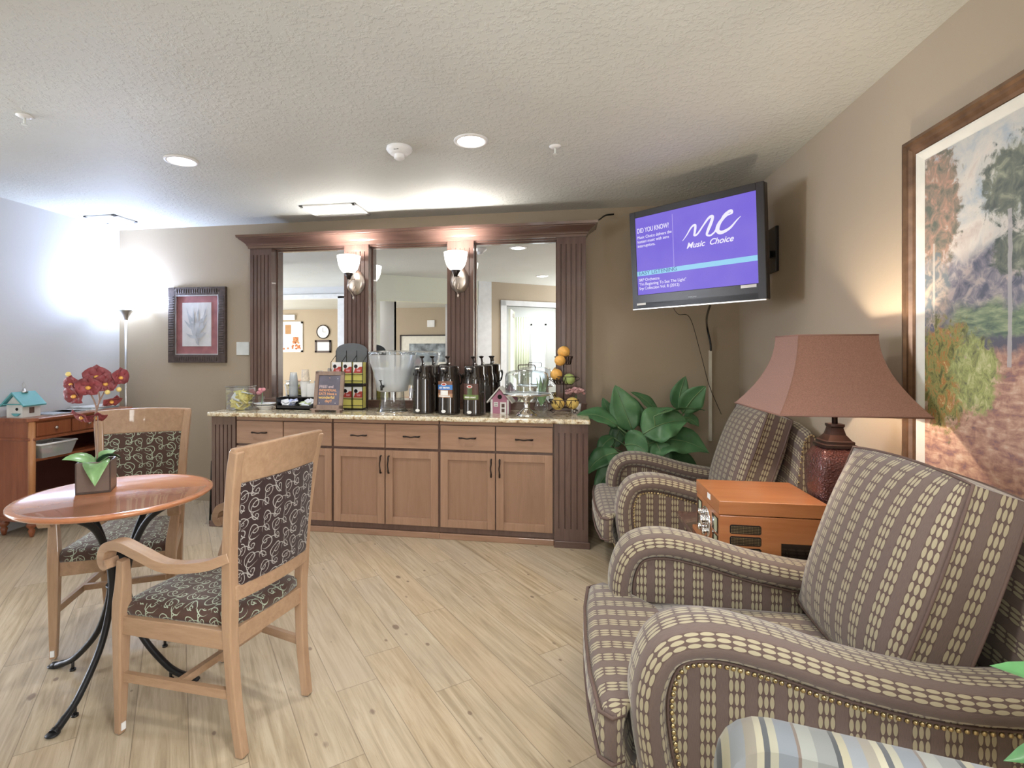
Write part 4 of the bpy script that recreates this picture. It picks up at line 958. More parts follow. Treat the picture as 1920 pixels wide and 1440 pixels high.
# ================================================================== ARMCHAIRS (local: +x front)
def arm_profile():
    return bez([(.40, 0, .10), (.47, 0, .25), (.505, 0, .42), (.505, 0, .54), (.46, 0, .635), (.36, 0, .665), (.22, 0, .645), (.02, 0, .595), (-.20, 0, .565), (-.45, 0, .575)], 8)
def armchair(lab, loc, rz):
    t = thing('club_armchair', lab, 'armchair', loc, rz, 'oval stripe club armchairs')
    P = arm_profile()
    for s in (-1, 1):
        yc = s*.335
        out = [(p.x-.02, p.z-.02) for p in P]+[(-.45, .08), (.40, .08)]
        a = obj('arm', MB().prism(out, yc-.055, yc+.055), 'fab', t)
        # padded roll following the top and front edge
        rings = []; n = len(P)
        for i, p in enumerate(P):
            tg = (P[min(n-1, i+1)]-P[max(0, i-1)]).normalized(); nn = Vector((-tg.z, 0, tg.x)); nn = -nn if nn.z < 0 and i > 20 else nn
            nn = Vector((tg.z, 0, -tg.x)) if (Vector((tg.z, 0, -tg.x)).dot(p-Vector((.1, 0, .25))) > 0) else Vector((-tg.z, 0, tg.x))
            fl = .082+.012*math.sin(i/n*PI)
            ring_ = []
            for j in range(20):
                an = 2*PI*j/20; cx_ = math.cos(an); sy_ = math.sin(an)
                ring_.append(p+nn*((abs(cx_)**.85)*math.copysign(1, cx_)*.046)+Vector((0, yc+(abs(sy_)**.8)*math.copysign(1, sy_)*fl, 0)))
            rings.append(ring_)
        obj('arm_roll', MB().loft(rings), 'fab', a)
        # piping on the inner side, nailheads on the outer side
        def inset(d, y): 
            o_ = []
            for i, p in enumerate(P):
                tg = (P[min(n-1, i+1)]-P[max(0, i-1)]).normalized(); nn = Vector((tg.z, 0, -tg.x))
                if nn.dot(p-Vector((.1, 0, .25))) < 0: nn = -nn
                o_.append(Vector((p.x-nn.x*d, y, p.z-nn.z*d)))
            return o_
        obj('piping', MB().tube(inset(.046, yc-s*.058), .005, 6), 'pip', a)
        Q = inset(.056, yc+s*.057); nl = MB(); acc = 0; last = Q[0]
        for k in range(1, len(Q)):
            seg_ = (Q[k]-Q[k-1]).length; m_ = max(1, int(seg_/.0035))
            for q in range(m_):
                pp = Q[k-1].lerp(Q[k], q/m_)
                if (pp-last).length >= .0145: nl.sphere(pp, .0062, 8, (1, .7, 1)); last = pp
        o = obj('nailhead_trim', nl, 'brass', a, 'row of brass nailheads'); o['kind'] = 'stuff'
        obj('piping', MB().tube(inset(.046, yc+s*.056), .004, 6), 'pip', a)
    # deck, front rail
    obj('seat_base', B((-.40, -.29, .08), (.44, .29, .30)), 'fab', t)
    obj('front_rail', MB().loft([[(.44, y, .09), (.50, y, .10), (.525, y, .17), (.53, y, .24), (.51, y, .30), (.44, y, .30)] for y in (-.385, -.2, 0, .2, .385)], smooth=True), 'fab', t)
    obj('piping', MB().tube([(.53, -.385, .235), (.535, 0, .235), (.53, .385, .235)], .005, 6), 'pip', t)
    nn_ = MB()
    for i in range(46): nn_.sphere((.512, -.375+i*.75/45, .105), .006, 6)
    obj('nailhead_trim', nn_, 'brass', t, 'row of brass nailheads')['kind'] = 'stuff'
    # T shaped seat cushion
    out = [(-.20, -.245), (.545, -.245), (.55, -.36), (.59, -.395), (.622, -.37), (.655, -.2), (.66, 0), (.655, .2), (.635, .37), (.60, .395), (.55, .36), (.545, .245), (-.20, .245)]
    def outl(z, k): return [(x*1.0 if x < 0 else x-(1-k)*.5*(.06 if x > .5 else 0), y*(k if abs(y) > .3 else k), z) for x, y in out]
    zs = ((.300, .93), (.306, .975), (.33, 1.0), (.38, 1.01), (.43, 1.0), (.455, .985), (.468, .95), (.474, .85), (.478, .5))
    m = MB()
    out2 = [(-.20, -.245), (.2, -.245), (.52, -.245), (.545, -.30), (.56, -.375), (.59, -.395), (.622, -.37), (.64, -.2), (.645, 0)]
    out2 = out2+[(x, -y) for x, y in out2[:-1][::-1]]
    R = []
    for z, k in zs: R.append([((x-.25)*k+.25+.015*math.sin(PI*(z-.30)/.17), y*k, z) for x, y in out2])
    m.loft(R, smooth=True)
    m.uv = [None]*len(m.f)
    sc = obj('seat_cushion', m, 'fab', t)
    for z, k in ((.325, 1.0), (.445, .997)):
        obj('piping', MB().tube([((x-.25)*k+.25+.014, y*k, z) for x, y in out2[1:-1]], .006, 6), 'pip', sc)
    # back frame
    yb = .30
    bp = [(-.36, .10), (-.39, .50), (-.44, .92), (-.465, .99), (-.495, 1.01), (-.525, .97), (-.52, .90), (-.49, .10)]
    bk = obj('back_frame', MB().loft([[(x, y, z-(abs(y)/yb)**4*.02) for x, z in bp] for y in (-.375, -.33, -.2, 0, .2, .33, .375)], smooth=True), 'fab', t)
    for s in (-1, 1):
        q = MB(); pts = bez([(-.505, 0, .15), (-.51, 0, .60), (-.520, 0, .88), (-.512, 0, .955), (-.485, 0, .965), (-.455, 0, .90), (-.42, 0, .60)], 9)
        last = Vector((9, 9, 9))
        for p in pts:
            pp = Vector((p.x+.01, s*.378, p.z-.01))
            if (pp-last).length > .014: q.sphere(pp, .006, 6); last = pp
        obj('nailhead_trim', q, 'brass', bk, 'row of brass nailheads')['kind'] = 'stuff'
    # back cushion: pillow leaning back
    def pil(u, v, side):
        a = (u-.5)*2; b = (v-.5)*2
        e = (1-abs(a)**3.2)*(1-abs(b)**3.2); th = .085+.075*e**.5 if e > 0 else .085
        return a, b, th
    m = MB(); nU, nV = 18, 18; hw_, hz = .275, .30
    def surf(sign):
        def f(u, v):
            a = (u-.5)*2; b = (v-.5)*2
            e = max(0, (1-abs(a)**3)*(1-abs(b)**3)); th = sign*(.068+.070*e**.75)
            y = a*hw_*(1-.03*(1-abs(b))*0)*(1+.045*(1-b*b)); zl = b*hz*(1+.05*(1-a*a))
            return (th, y, zl)
        return f
    k0 = len(m.v); m.grid(surf(1), nU, nV); m.grid(surf(-1), nU, nV)
    for i in range(len(m.uv)):
        pass
    # side band
    idx = lambda g_, i, j: k0+g_*(nU+1)*(nV+1)+i*(nV+1)+j
    edge = [(i, 0) for i in range(nU)]+[(nU, j) for j in range(nV)]+[(i, nV) for i in range(nU, 0, -1)]+[(0, j) for j in range(nV, 0, -1)]
    for q in range(len(edge)):
        a_, b_ = edge[q], edge[(q+1) % len(edge)]
        m.f.append([idx(0, *a_), idx(0, *b_), idx(1, *b_), idx(1, *a_)]); m.sm.append(False)
        m.uv.append([(.0, q*.032), (.0, q*.032+.032), (.14, q*.032+.032), (.14, q*.032)])
    cu_ = [0.0]; cv_2 = [0.0]
    for i in range(nU): cu_.append(cu_[-1]+(m.v[idx(0, i+1, nV//2)]-m.v[idx(0, i, nV//2)]).length)
    for j in range(nV): cv_2.append(cv_2[-1]+(m.v[idx(0, nU//2, j+1)]-m.v[idx(0, nU//2, j)]).length)
    for gI in (0, 1):
        for i in range(nU):
            for j in range(nV): m.uv[gI*nU*nV+i*nV+j] = [(cu_[i], cv_2[j]), (cu_[i+1], cv_2[j]), (cu_[i+1], cv_2[j+1]), (cu_[i], cv_2[j+1])]
    T = Matrix.Translation((-.275, 0, .76)) @ Matrix.Rotation(-.32, 4, 'Y')
    pf = [T @ m.v[idx(0, *e)] for e in edge]; pb = [T @ m.v[idx(1, *e)] for e in edge]
    m.xf(T); bc = obj('back_cushion', m, 'fab', t)
    obj('piping', MB().tube(pf+[pf[0], pf[1]], .0045, 6), 'pip', bc); obj('piping', MB().tube(pb+[pb[0], pb[1]], .0045, 6), 'pip', bc)
    for sx_, sy_ in ((.42, .30), (.42, -.30), (-.42, .30), (-.42, -.30)):
        obj('leg', MB().tube([(sx_, sy_, .085), (sx_, sy_, 0)], [.026, .018], 8, square=True), 'darkwood', t)
    return t
armchair('nearest oval striped brown armchair, filling the lower right corner', (.725, 1.775, 0), PI)
armchair('farther oval striped brown armchair beside the leafy plant', (.842, 3.44, 0), PI)

# striped chair, only its back shows at the bottom of the photo
g = G('blue_stripe_fabric', .8, sheen=.2, spec=.2); u, v, _ = g.sep(g.coord('Object'))
f = g.m_('FRACT', g.m_('MULTIPLY', u, 6.2))
g.set(Base_Color=g.ramp(f, [(0, (0.174, 0.184, 0.179)), (.16, (0.058, 0.063, 0.067)), (.20, (0.290, 0.271, 0.197)), (.27, (0.193, 0.208, 0.223)), (.40, (0.222, 0.203, 0.170)), (.50, (0.339, 0.319, 0.241)), (.56, (0.077, 0.082, 0.089)), (.61, (0.281, 0.275, 0.215)), (.68, (0.160, 0.179, 0.201)), (.84, (0.145, 0.116, 0.098)), (.87, (0.232, 0.242, 0.223))], 'CONSTANT')); M['stripe'] = g.m
t = thing('striped_chair', 'blue and cream striped upholstered chair back in the bottom foreground', 'chair', (.523, .772, 0), -.20)
def rb(m, hx, z0, z1, y0, y1, r=.06):
    pts = []
    for cx_, cz_, a0 in ((hx-r, z1-r, 0), (-hx+r, z1-r, PI/2), (-hx+.02, z0+.02, PI), (hx-.02, z0+.02, 1.5*PI)):
        rr = r if cz_ > z0+.1 else .02
        for i in range(6): a = a0+PI/2*i/5; pts.append((cx_+rr*math.cos(a), cz_+rr*math.sin(a)))
    ys = [(y0, .90), (y0+.012, .97), (y0+.035, 1), (y1-.035, 1), (y1-.012, .97), (y1, .90)]
    m.loft([[(x*(1-(1-k)*.5), y, z0+(z-z0)*(1-(1-k)*.25)) for x, z in pts] for y, k in ys], smooth=True); return m
obj('backrest', rb(MB(), .30, .36, .805, .03, .11, .08), 'stripe', t)
obj('seat', rb(MB(), .29, .30, .46, -.42, .05, .04), 'stripe', t)
for a in (-.24, .24):
    for b in (-.36, .08): obj('leg', MB().tube([(a, b, .31), (a, b, 0)], [.024, .016], 8, square=True), 'darkwood', t)
# small plant on side table, right edge
t = thing('pedestal_table', 'small round dark pedestal table at the lower right edge', 'table', (1.14, 1.0, 0))
obj('tabletop', MB().lathe([(.17, .56), (.18, .565), (.18, .58), (.17, .585)], 28), 'darkwood_h', t); obj('column', MB().tube([(0, 0, .02), (0, 0, .56)], .022, 10), 'darkwood', t); obj('base', MB().lathe([(.13, 0), (.12, .02), (.03, .04)], 24), 'darkwood', t)
t = thing('potted_plant', 'small plant in a white pot peeking in at the right edge', 'plant', (1.08, 1.02, .585))
obj('pot', MB().lathe([(.06, 0), (.08, .12), (.072, .12), (.06, .02)], 24), 'white', t); obj('soil', MB().lathe([(.07, .105), (.001, .11)], 20, cap=False), 'soil', t)
lf = MB()
for i, (dx, dy, dz) in enumerate(((-.32, .05, .13), (-.32, .02, -.02), (-.10, -.10, .24), (.1, .08, .22), (0, .12, .26), (.08, -.1, .15), (-.13, .06, .25))): leafm(lf, (0, 0, .11), (dx, dy, .12+dz), .10, (0, 0, .07), (0, -.4, 1), 10)
obj('leaf', lf, 'leafm', t)

# ================================================================== END TABLE, RECORD PLAYER, LAMP
t = thing('end_table', 'dark wood end table between the two armchairs', 'table', (.95, 2.56, 0))
obj('tabletop', B((-.36, -.33, .535), (.36, .33, .56)), 'darkwood_h', t, bevel=.004)
obj('apron', B((-.32, -.29, .46), (.32, .29, .535)), 'darkwood_h', t)
for a in (-.31, .31):
    for b in (-.28, .28): obj('leg', B((a-.02, b-.02, 0), (a+.02, b+.02, .47)), 'darkwood', t)
t = thing('record_player', 'orange wood retro record player box with knobs and mesh grilles', 'record player', (.832, 2.43, .56))
hx, hy = .205, .185
obj('cabinet', B((-hx, -hy, .0), (hx, hy, .178)), 'radio', t, bevel=.003)
obj('lid', B((-hx-.002, -hy-.002, .181), (hx+.002, hy+.002, .238)), 'radio', t, bevel=.003)
obj('plinth', B((-hx-.02, -hy, 0), (-hx+.02, hy, .02)), 'radio', t, bevel=.003)
def slot(x0, x1, z0, z1):
    r = .008; pts = []
    for cx_, cz_, a0 in ((x1-r, z1-r, 0), (x0+r, z1-r, PI/2), (x0+r, z0+r, PI), (x1-r, z0+r, 1.5*PI)):
        for i in range(5): a = a0+PI/2*i/4; pts.append((cx_+r*math.cos(a), cz_+r*math.sin(a)))
    return pts
for z0, z1 in ((.105, .142), (.058, .095), (.012, .048)):
    s_ = obj('speaker_slot', MB().prism(slot(-hx+.04, -hx+.16, z0, z1), -hy-.002, -hy), 'darkhole', t)
    gm = MB()
    for i in range(20):
        for j in range(5):
            cx_, cz_ = -hx+.046+i*.0057, z0+.0055+j*.0062
            if cz_ < z1-.003: gm.box((cx_-.0016, -hy-.0035, cz_-.0016), (cx_+.0016, -hy-.002, cz_+.0016))
    obj('grille', gm, 'grille', s_)
obj('cassette_door', B((.03, -hy-.003, .005), (hx-.01, -hy, .075)).box((.045, -hy-.006, .02), (.06, -hy-.003, .05)), 'gblack', t)
fx = -hx
for y0, y1, z0, z1 in ((-.165, -.085, .095, .16), (-.165, -.085, .02, .085), (.085, .165, .095, .16), (.085, .165, .02, .085)):
    w_ = obj('dial_window', B((fx-.003, y0, z0), (fx, y1, z1)), 'gblack', t); obj('dial', B((fx-.004, y0+.006, z0+.006), (fx-.003, y1-.035, z1-.006)), plain('dial_green', (.45, .48, .32), .4), w_)
RY = Matrix.Rotation(-PI/2, 4, 'Y')
obj('tuner_dial', MB().lathe([(.07, 0), (.07, .008), (.062, .010), (.001, .010)], 32).xf(Matrix.Translation((fx, 0, .09)) @ RY), 'chrome', t)
for y, z, r in ((0, .10, .024), (-.035, .06, .016), (.035, .06, .016), (.03, .13, .014)):
    obj('knob', MB().lathe([(r, 0), (r*.9, .022), (.001, .024)], 18).xf(Matrix.Translation((fx-.008, y, z)) @ RY), 'chrome', t)
obj('sticker', B((fx-.0035, -.06, .205), (fx-.002, -.015, .228)), 'paper', t)

lx, ly = 1.137, 2.41
t = thing('table_lamp', 'large table lamp with hammered bronze base and flared brown shade', 'lamp', (lx, ly, .56))
base = MB()
rings = []
def oct_(r, z, rot=PI/4):
    return [(r*1.06*math.cos(a)*(1/max(abs(math.cos(a)), abs(math.sin(a)))**.72), r*math.sin(a)*(1/max(abs(math.cos(a)), abs(math.sin(a)))**.72), z) for a in [2*PI*i/32 for i in range(32)]]
for r, z in ((.055, .0), (.06, .02), (.072, .12), (.084, .24), (.088, .30), (.082, .345), (.062, .375), (.05, .385)): rings.append(oct_(r*1.03, z*1.17))
obj('base', MB().loft(rings), 'hammer', t)
cr = [(.064, .448), (.064, .460), (.056, .464), (.056, .474), (.048, .478), (.032, .50), (.024, .53), (.028, .535), (.028, .545)]
obj('neck', MB().loft([oct_(r, z) for r, z in cr], smooth=False), 'espresso', t)
obj('stem', MB().tube([(0, 0, .54), (0, 0, .80)], .011, 12), 'gunm', t)
RS = []; nS = 14
def sh_ring(k):
    hx_, hy_, z = k; c = .004; pts = []
    for sx_, sy_ in ((1, 1), (-1, 1), (-1, -1), (1, -1)): pts.append((sx_*hx_, sy_*hy_, z))
    return pts
bx0, bx1 = -.318, .208        # bottom extents in x (lamp sits near the wall)
z_bot, z_top = .605, .920
m = MB(); prof_ = []
for i in range(nS+1):
    u = i/nS; f_ = (1-u)**1.95
    prof_.append((f_, z_bot+(z_top-z_bot)*u))
cxs = (bx0+bx1)/2; hbx = (bx1-bx0)/2
RS = []
for f_, z in prof_:
    hx_ = .148+(hbx-.148)*f_; hy_ = .115+(.265-.115)*f_; cx_ = cxs+.012*(1-f_)
    RS.append([(cx_+hx_, hy_, z), (cx_-hx_, hy_, z), (cx_-hx_, -hy_, z), (cx_+hx_, -hy_, z)])
m.loft(RS, True, False, False)
sh = obj('lamp_shade', m, 'shade', t, 'flared rectangular brown linen shade', solid=.003)
eg = MB()
for q in (0, -1):
    r_ = RS[q]; eg.tube(r_+[r_[0]], .0035, 6)
for j in range(4): eg.tube([r_[j] for r_ in RS], .0022, 6)
obj('shade_trim', eg, 'shtrim', sh)
obj('harp', MB().tube([(0, 0, .78), (cxs, 0, .80), (cxs, 0, .90)], .003, 6), 'gunm', t)
obj('bulb', MB().sphere((cxs, 0, .78), .032, 14), 'bulb', t)
light('POINT', 'table_lamp_bulb', (lx+cxs, ly, .56+.80), 42, (1, .86, .66), .035)

# ================================================================== BIG PLANT
px_, py_ = .70, 4.13
t = thing('leafy_floor_plant', 'tall broad leaved green plant behind the farther armchair', 'plant', (px_, py_, 0))
obj('pot', MB().lathe([(.12, 0), (.15, .02), (.18, .30), (.19, .32), (.17, .32), (.16, .27)], 28), plain('terracotta', (.28, .10, .06), .6), t)
obj('soil', MB().lathe([(.165, .28), (.001, .285)], 24, cap=False), 'soil', t)
O = Vector((px_, py_, 0))
def leafp(s0, s1, Y0, Y1, w, lift=(0, 0, .04), nrm=(0, -1, .35), mat='leaf', wave=.06, cup=.2):
    a = at(s0[0], s0[1], Y0)-O; b = at(s1[0], s1[1], Y1)-O
    L = obj('leaf', leafm(MB(), a, b, w*1.35, lift, nrm, 14, wave, 6, cup), mat, t, solid=.0015)
    c = Vector((random.uniform(-.06, .06), random.uniform(-.05, .05), .28)); md = (c+a)/2+Vector(((a.x-c.x)*-.15, 0, .08))
    st_ = MB().tube(bez([c, md, a], 6), [.007]*6+[.005]*7, 6)
    cc = (a+b)/2+Vector(lift); nr = Vector(nrm).normalized()
    st_.tube([(a*(1-u)**2+cc*2*u*(1-u)+b*u*u)+nr*.004 for u in [i/8 for i in range(9)]], [.005, .005, .0045, .004, .0035, .003, .0025, .002, .001], 5)
    obj('leaf_stem', st_, 'stem', L)
leafp((1186, 808), (1153, 722), 4.10, 4.12, .17, (-.01, 0, .02))
leafp((1158, 800), (1079, 782), 4.05, 3.98, .11, (0, 0, .10), (0, -.8, .9))
leafp((1160, 805), (1130, 745), 4.2, 4.2, .10, (-.02, 0, .0))
leafp((1233, 776), (1182, 735), 4.2, 4.15, .07, (.02, 0, .04), (0, -.8, .7))
leafp((1272, 768), (1286, 705), 4.25, 4.25, .11, (-.03, 0, .0))
leafp((1280, 775), (1324, 724), 4.15, 4.10, .13, (-.01, 0, .03), (.2, -1, .4))
leafp((1226, 782), (1322, 770), 3.95, 4.0, .09, (0, 0, .06), (0, .1, 1))
leafp((1205, 815), (1290, 790), 3.98, 3.98, .22, (0, 0, .07), (0, -1, .8), wave=.10)
leafp((1200, 840), (1330, 850), 4.02, 3.96, .22, (0, 0, .16), (0, -.9, .9), wave=.12)
leafp((1280, 785), (1310, 800), 4.2, 4.15, .10, (0, 0, .05), (0, -.6, 1))
leafp((1172, 835), (1215, 850), 3.98, 3.92, .16, (0, 0, .06), (-.3, -1, .3))
leafp((1160, 850), (1098, 892), 4.02, 3.96, .12, (-.04, 0, .08), (0, -.8, .8))
leafp((1150, 820), (1120, 858), 4.15, 4.05, .08, (-.02, 0, .05), (0, -.8, .6))
leafp((1180, 860), (1115, 925), 3.98, 3.93, .13, (-.05, 0, .05), (-.3, -1, .3))
leafp((1160, 890), (1118, 960), 4.0, 3.95, .12, (-.04, 0, .02), (-.3, -1, .2))
leafp((1165, 910), (1130, 1000), 4.05, 4.0, .12, (-.03, 0, .0), (-.2, -1, .2))
leafp((1150, 840), (1175, 770), 4.2, 4.22, .10, (-.01, 0, .0))
leafp((1240, 860), (1310, 880), 4.1, 4.1, .14, (0, 0, .05), (0, -1, .6))
leafp((1250, 880), (1320, 905), 4.0, 4.05, .12, (0, 0, .05), (0, -1, .8))
leafp((1200, 800), (1188, 745), 4.25, 4.28, .09, (.01, 0, .0))
leafp((1230, 830), (1250, 890), 3.98, 3.93, .12, (0, -.02, .06), (0, -1, .3))
sm = MB()
for i in range(12):
    a = random.uniform(-.11, .16); sm.tube([(random.uniform(-.05, .05), random.uniform(-.05, .05), .28), (a, -.06, .62+random.uniform(-.05, .1))], .005, 6)
obj('bare_stem', sm, 'stem', t)

# ================================================================== DINING SET
TX, TY, TZ = -1.915, 1.935, .80
t = thing('bistro_table', 'round cherry topped table on curved black iron legs', 'table', (TX, TY, 0))
obj('tabletop', MB().lathe([(.30, TZ-.028), (.335, TZ-.026), (.355, TZ-.020), (.366, TZ-.010), (.366, TZ-.004), (.360, TZ), (.340, TZ+.0015), (.336, TZ-.0005), (.001, TZ)], 72, cap=False).lathe([(.30, TZ-.028), (.001, TZ-.028)], 72, cap=False), 'cherry', t)
for k, a in enumerate([math.radians(-80), math.radians(5), math.radians(85), math.radians(178)]):
    d = Vector((math.cos(a), math.sin(a), 0)); sd = Vector((-d.y, d.x, 0))
    for s in (0,):
        P = bez([d*.25+Vector((0, 0, TZ-.03)), d*.13+Vector((0, 0, .68)), d*.055+Vector((0, 0, .52)), d*.04+Vector((0, 0, .38)), d*.10+Vector((0, 0, .20)), d*.22+Vector((0, 0, .065)), d*.31+Vector((0, 0, .018)), d*.345+Vector((0, 0, .008))], 8)
        lg = obj('leg', MB().tube(P, [.0135]*46+[.015]*6+[.017]*5, 10), 'iron', t)
        obj('foot_pad', MB().sphere(d*.345+Vector((0, 0, .008)), .024, 12, (1, 1, .3)).xf(Matrix.Identity(4)), 'iron', lg)
        obj('glide', MB().tube([d*.24+Vector((0, 0, .05)), d*.24], .006, 8).lathe([(.012, 0), (.012, .008)], 12, tuple(d*.24)), 'black', lg)
obj('cup_collar', MB().lathe([(.032, .42), (.036, .56), (.033, .56), (.030, .425)], 24, cap=False).lathe([(.045, .40), (.045, .41)], 20), 'iron', t)
obj('mounting_plate', MB().lathe([(.26, TZ-.034), (.26, TZ-.028)], 32), 'iron', t)

def dining_chair(lab, loc, rz, fb='scr', fb_back='scr'):
    t = thing('dining_armchair', lab, 'chair', loc, rz, 'beech dining armchairs with scroll upholstery')
    for s in (-1, 1):
        P = bez([(-.250, s*.172, .004), (-.222, s*.178, .20), (-.210, s*.185, .42), (-.212, s*.188, .52), (-.222, s*.197, .75), (-.250, s*.210, .98), (-.272, s*.218, 1.075)], 6)
        lg = obj('leg', MB().tube(P, [.017+.004*min(1, i/18) if i < 18 else .021-.003*(i-18)/(len(P)-18) for i in range(len(P))], 4, ry=.017, square=True, up=(1, 0, 0)), 'beech', t, bevel=.005)
        obj('glide', MB().lathe([(.012, 0), (.012, .006)], 12, (-.250, s*.172, 0)), 'steel', lg)
        P = bez([(.262, s*.235, .004), (.258, s*.235, .20), (.255, s*.235, .44), (.235, s*.243, .56), (.222, s*.252, .655)], 6)
        lg = obj('leg', MB().tube(P, [.014+.009*min(1, i/12) if i < 14 else .023-.008*(i-14)/(len(P)-14) for i in range(len(P))], 4, square=True, up=(1, 0, 0)), 'beech', t, bevel=.005)
        obj('glide', MB().lathe([(.011, 0), (.011, .006)], 12, (.262, s*.235, 0)), 'steel', lg)
        obj('bumper', B((.243, s*.235-.008, .018), (.247+.035, s*.235+.008, .045)), 'white', lg)
        # arm with scrolled end
        A = bez([(-.23, s*.198, .705), (-.14, s*.222, .672), (.0, s*.250, .660), (.12, s*.258, .690), (.22, s*.258, .712), (.285, s*.256, .695), (.305, s*.255, .655), (.292, s*.255, .632), (.272, s*.255, .640)], 6)
        n = len(A); rings = []
        for i, p in enumerate(A):
            tg = (A[min(n-1, i+1)]-A[max(0, i-1)]).normalized(); nn = Vector((-tg.z, 0, tg.x)).normalized(); wy = .019+.006*min(1, i/n*1.6); hz_ = .017
            if i > n-8: hz_ = .017
            rings.append([p+nn*hz_+Vector((0, wy, 0)), p+nn*hz_-Vector((0, wy, 0)), p-nn*hz_-Vector((0, wy, 0)), p-nn*hz_+Vector((0, wy, 0))])
        obj('arm', MB().loft(rings, smooth=False), 'beech_h', t, bevel=.007, seg=3)
        obj('seat_rail', MB().loft([[(-.21, s*.186-.012, .375), (-.21, s*.186+.012, .375), (-.21, s*.186+.012, .44), (-.21, s*.186-.012, .44)], [(.25, s*.235-.012, .375), (.25, s*.235+.012, .375), (.25, s*.235+.012, .44), (.25, s*.235-.012, .44)]], smooth=False), 'beech_h', t, bevel=.002)
        obj('stretcher', MB().tube([(-.225, s*.178, .215), (.258, s*.235, .215)], .009, 4, ry=.016, square=True, up=(0, 1, 0)), 'beech_h', t)
    obj('seat_rail', B((.237, -.235, .375), (.262, .235, .44)), 'beech_h', t, bevel=.002)
    obj('seat_rail', B((-.222, -.186, .375), (-.198, .186, .44)), 'beech_h', t, bevel=.002)
    obj('stretcher', B((.0, -.20, .205), (.022, .20, .232)), 'beech_h', t)
    # seat pad
    out = [(-.205, -.168), (.20, -.226), (.262, -.235), (.278, -.12), (.282, 0)]
    out = out+[(x, -y) for x, y in out[:-1][::-1]]+[(-.22, .06), (-.22, -.06)]
    R = [[((x-.02)*k+.02, y*k, z) for x, y in out] for z, k in ((.44, .985), (.450, 1.005), (.470, 1.0), (.486, .95), (.496, .80), (.500, .5), (.501, .1))]
    m = MB().loft(R, smooth=True); m.uv = [None]*len(m.f); obj('seat', m, fb, t)
    # crest rail and panel, bowed
    def bow(y): return -.022*(1-(y/.21)**2)
    def xz(z): 
        return -.222-.028*max(0, (z-.75))/.23 if z < .98 else -.250-.022*(z-.98)/.095
    def board(z0, z1, half0, half1, th, nz=4, arch=0.0, off=0.0):
        R = []
        for i in range(13):
            q = -1+2*i/12; ring_ = []
            for (z, h_) in ((z0, half0), (z1, half1)): pass
            y0_, y1_ = q*half0, q*half1
            zt = z1+arch*(1-q*q)
            R.append([(xz(z0)+bow(y0_)-th/2+off, y0_, z0), (xz(zt)+bow(y1_)-th/2+off, y1_, zt), (xz(zt)+bow(y1_)+th/2+off, y1_, zt), (xz(z0)+bow(y0_)+th/2+off, y0_, z0)])
        return MB().loft(R, smooth=False)
    obj('crest_rail', board(.955, 1.085, .213, .236, .028, arch=.008), 'beech_h', t, bevel=.008, seg=3)
    obj('back_rail', board(.545, .60, .188, .190, .026), 'beech_h', t, bevel=.004)
    m = board(.595, .957, .174, .196, .034); m.uv = [None]*len(m.f); obj('back_panel', m, fb_back, t, bevel=.006)
    return t
dining_chair('light wood armchair with scroll fabric seen from behind, nearest the camera', (-1.325, 1.835, 0), math.radians(170), 'scr', 'scrd')
dining_chair('light wood armchair with scroll fabric facing the camera behind the table', (-2.245, 2.345, 0), math.radians(-60.6))

# orchid in a pot
p = (-2.045, 1.955, TZ)
t = thing('orchid_pot', 'dark red artificial orchid in a square brown ceramic pot on the round table', 'plant', p, math.radians(35))
s_ = .063
f = MB(); f.box((-s_, -s_, 0), (s_, s_, .012)).box((-s_, -s_, 0), (-s_+.008, s_, .135)).box((s_-.008, -s_, 0), (s_, s_, .135)).box((-s_, -s_, 0), (s_, -s_+.008, .135)).box((-s_, s_-.008, 0), (s_, s_, .135))
obj('pot', f, 'pot', t, bevel=.002)
obj('soil', B((-s_+.008, -s_+.008, .1), (s_-.008, s_-.008, .115)), 'soil', t)
obj('leaf', leafm(MB(), (.01, -.01, .115), (.02, -.13, .045), .095, (0, -.02, .085), (0, -1, 1), 10), 'leaf2', t, solid=.002)
obj('leaf', leafm(MB(), (0, 0, .115), (-.115, -.03, .15), .07, (0, 0, .03), (0, -.5, 1), 8), 'leaf2', t, solid=.002)
obj('leaf', leafm(MB(), (0, 0, .115), (.09, .01, .13), .08, (0, 0, .05), (0, .2, 1), 8), 'leafd', t, 'very dark green leaf', solid=.002)
obj('leaf', leafm(MB(), (0, 0, .115), (.06, .07, .16), .06, (0, 0, .03), (0, -.3, 1), 8), 'leaf2', t, solid=.002)
for pts in ([(0, 0, .11), (.006, 0, .24), (.0, 0, .36), (-.02, -.01, .43), (-.045, -.01, .48)], [(.005, .01, .11), (-.006, .01, .22), (-.004, 0, .34), (.03, 0, .44), (.06, 0, .50)], [(0, 0, .35), (.01, 0, .41), (.0, -.02, .48)]):
    obj('flower_stem', MB().tube(bez(pts, 6), .0032, 6), plain('brown_stem', (.30, .20, .15), .6), t)
def orchid(c, r, az, el):
    m = MB(); Mx = Matrix.Translation(c) @ Matrix.Rotation(az, 4, 'Z') @ Matrix.Rotation(el, 4, 'X')
    for a, w_, L in ((90, 1.05, 1), (15, 1.45, 1.05), (165, 1.45, 1.05), (-48, .95, .95), (-132, .95, .95)):
        q = math.radians(a); leafm(m, (0, 0, 0), (r*L*math.cos(q), -.006, r*L*math.sin(q)), r*w_, (0, -.012, 0), (0, -1, 0), 7, .03)
    o = obj('blossom', m.xf(Mx), 'petal', t, solid=.001)
    obj('blossom_centre', MB().sphere((0, -.010, -.004), r*.22, 8, (1, 1, .8)).xf(Mx), 'orange', o)
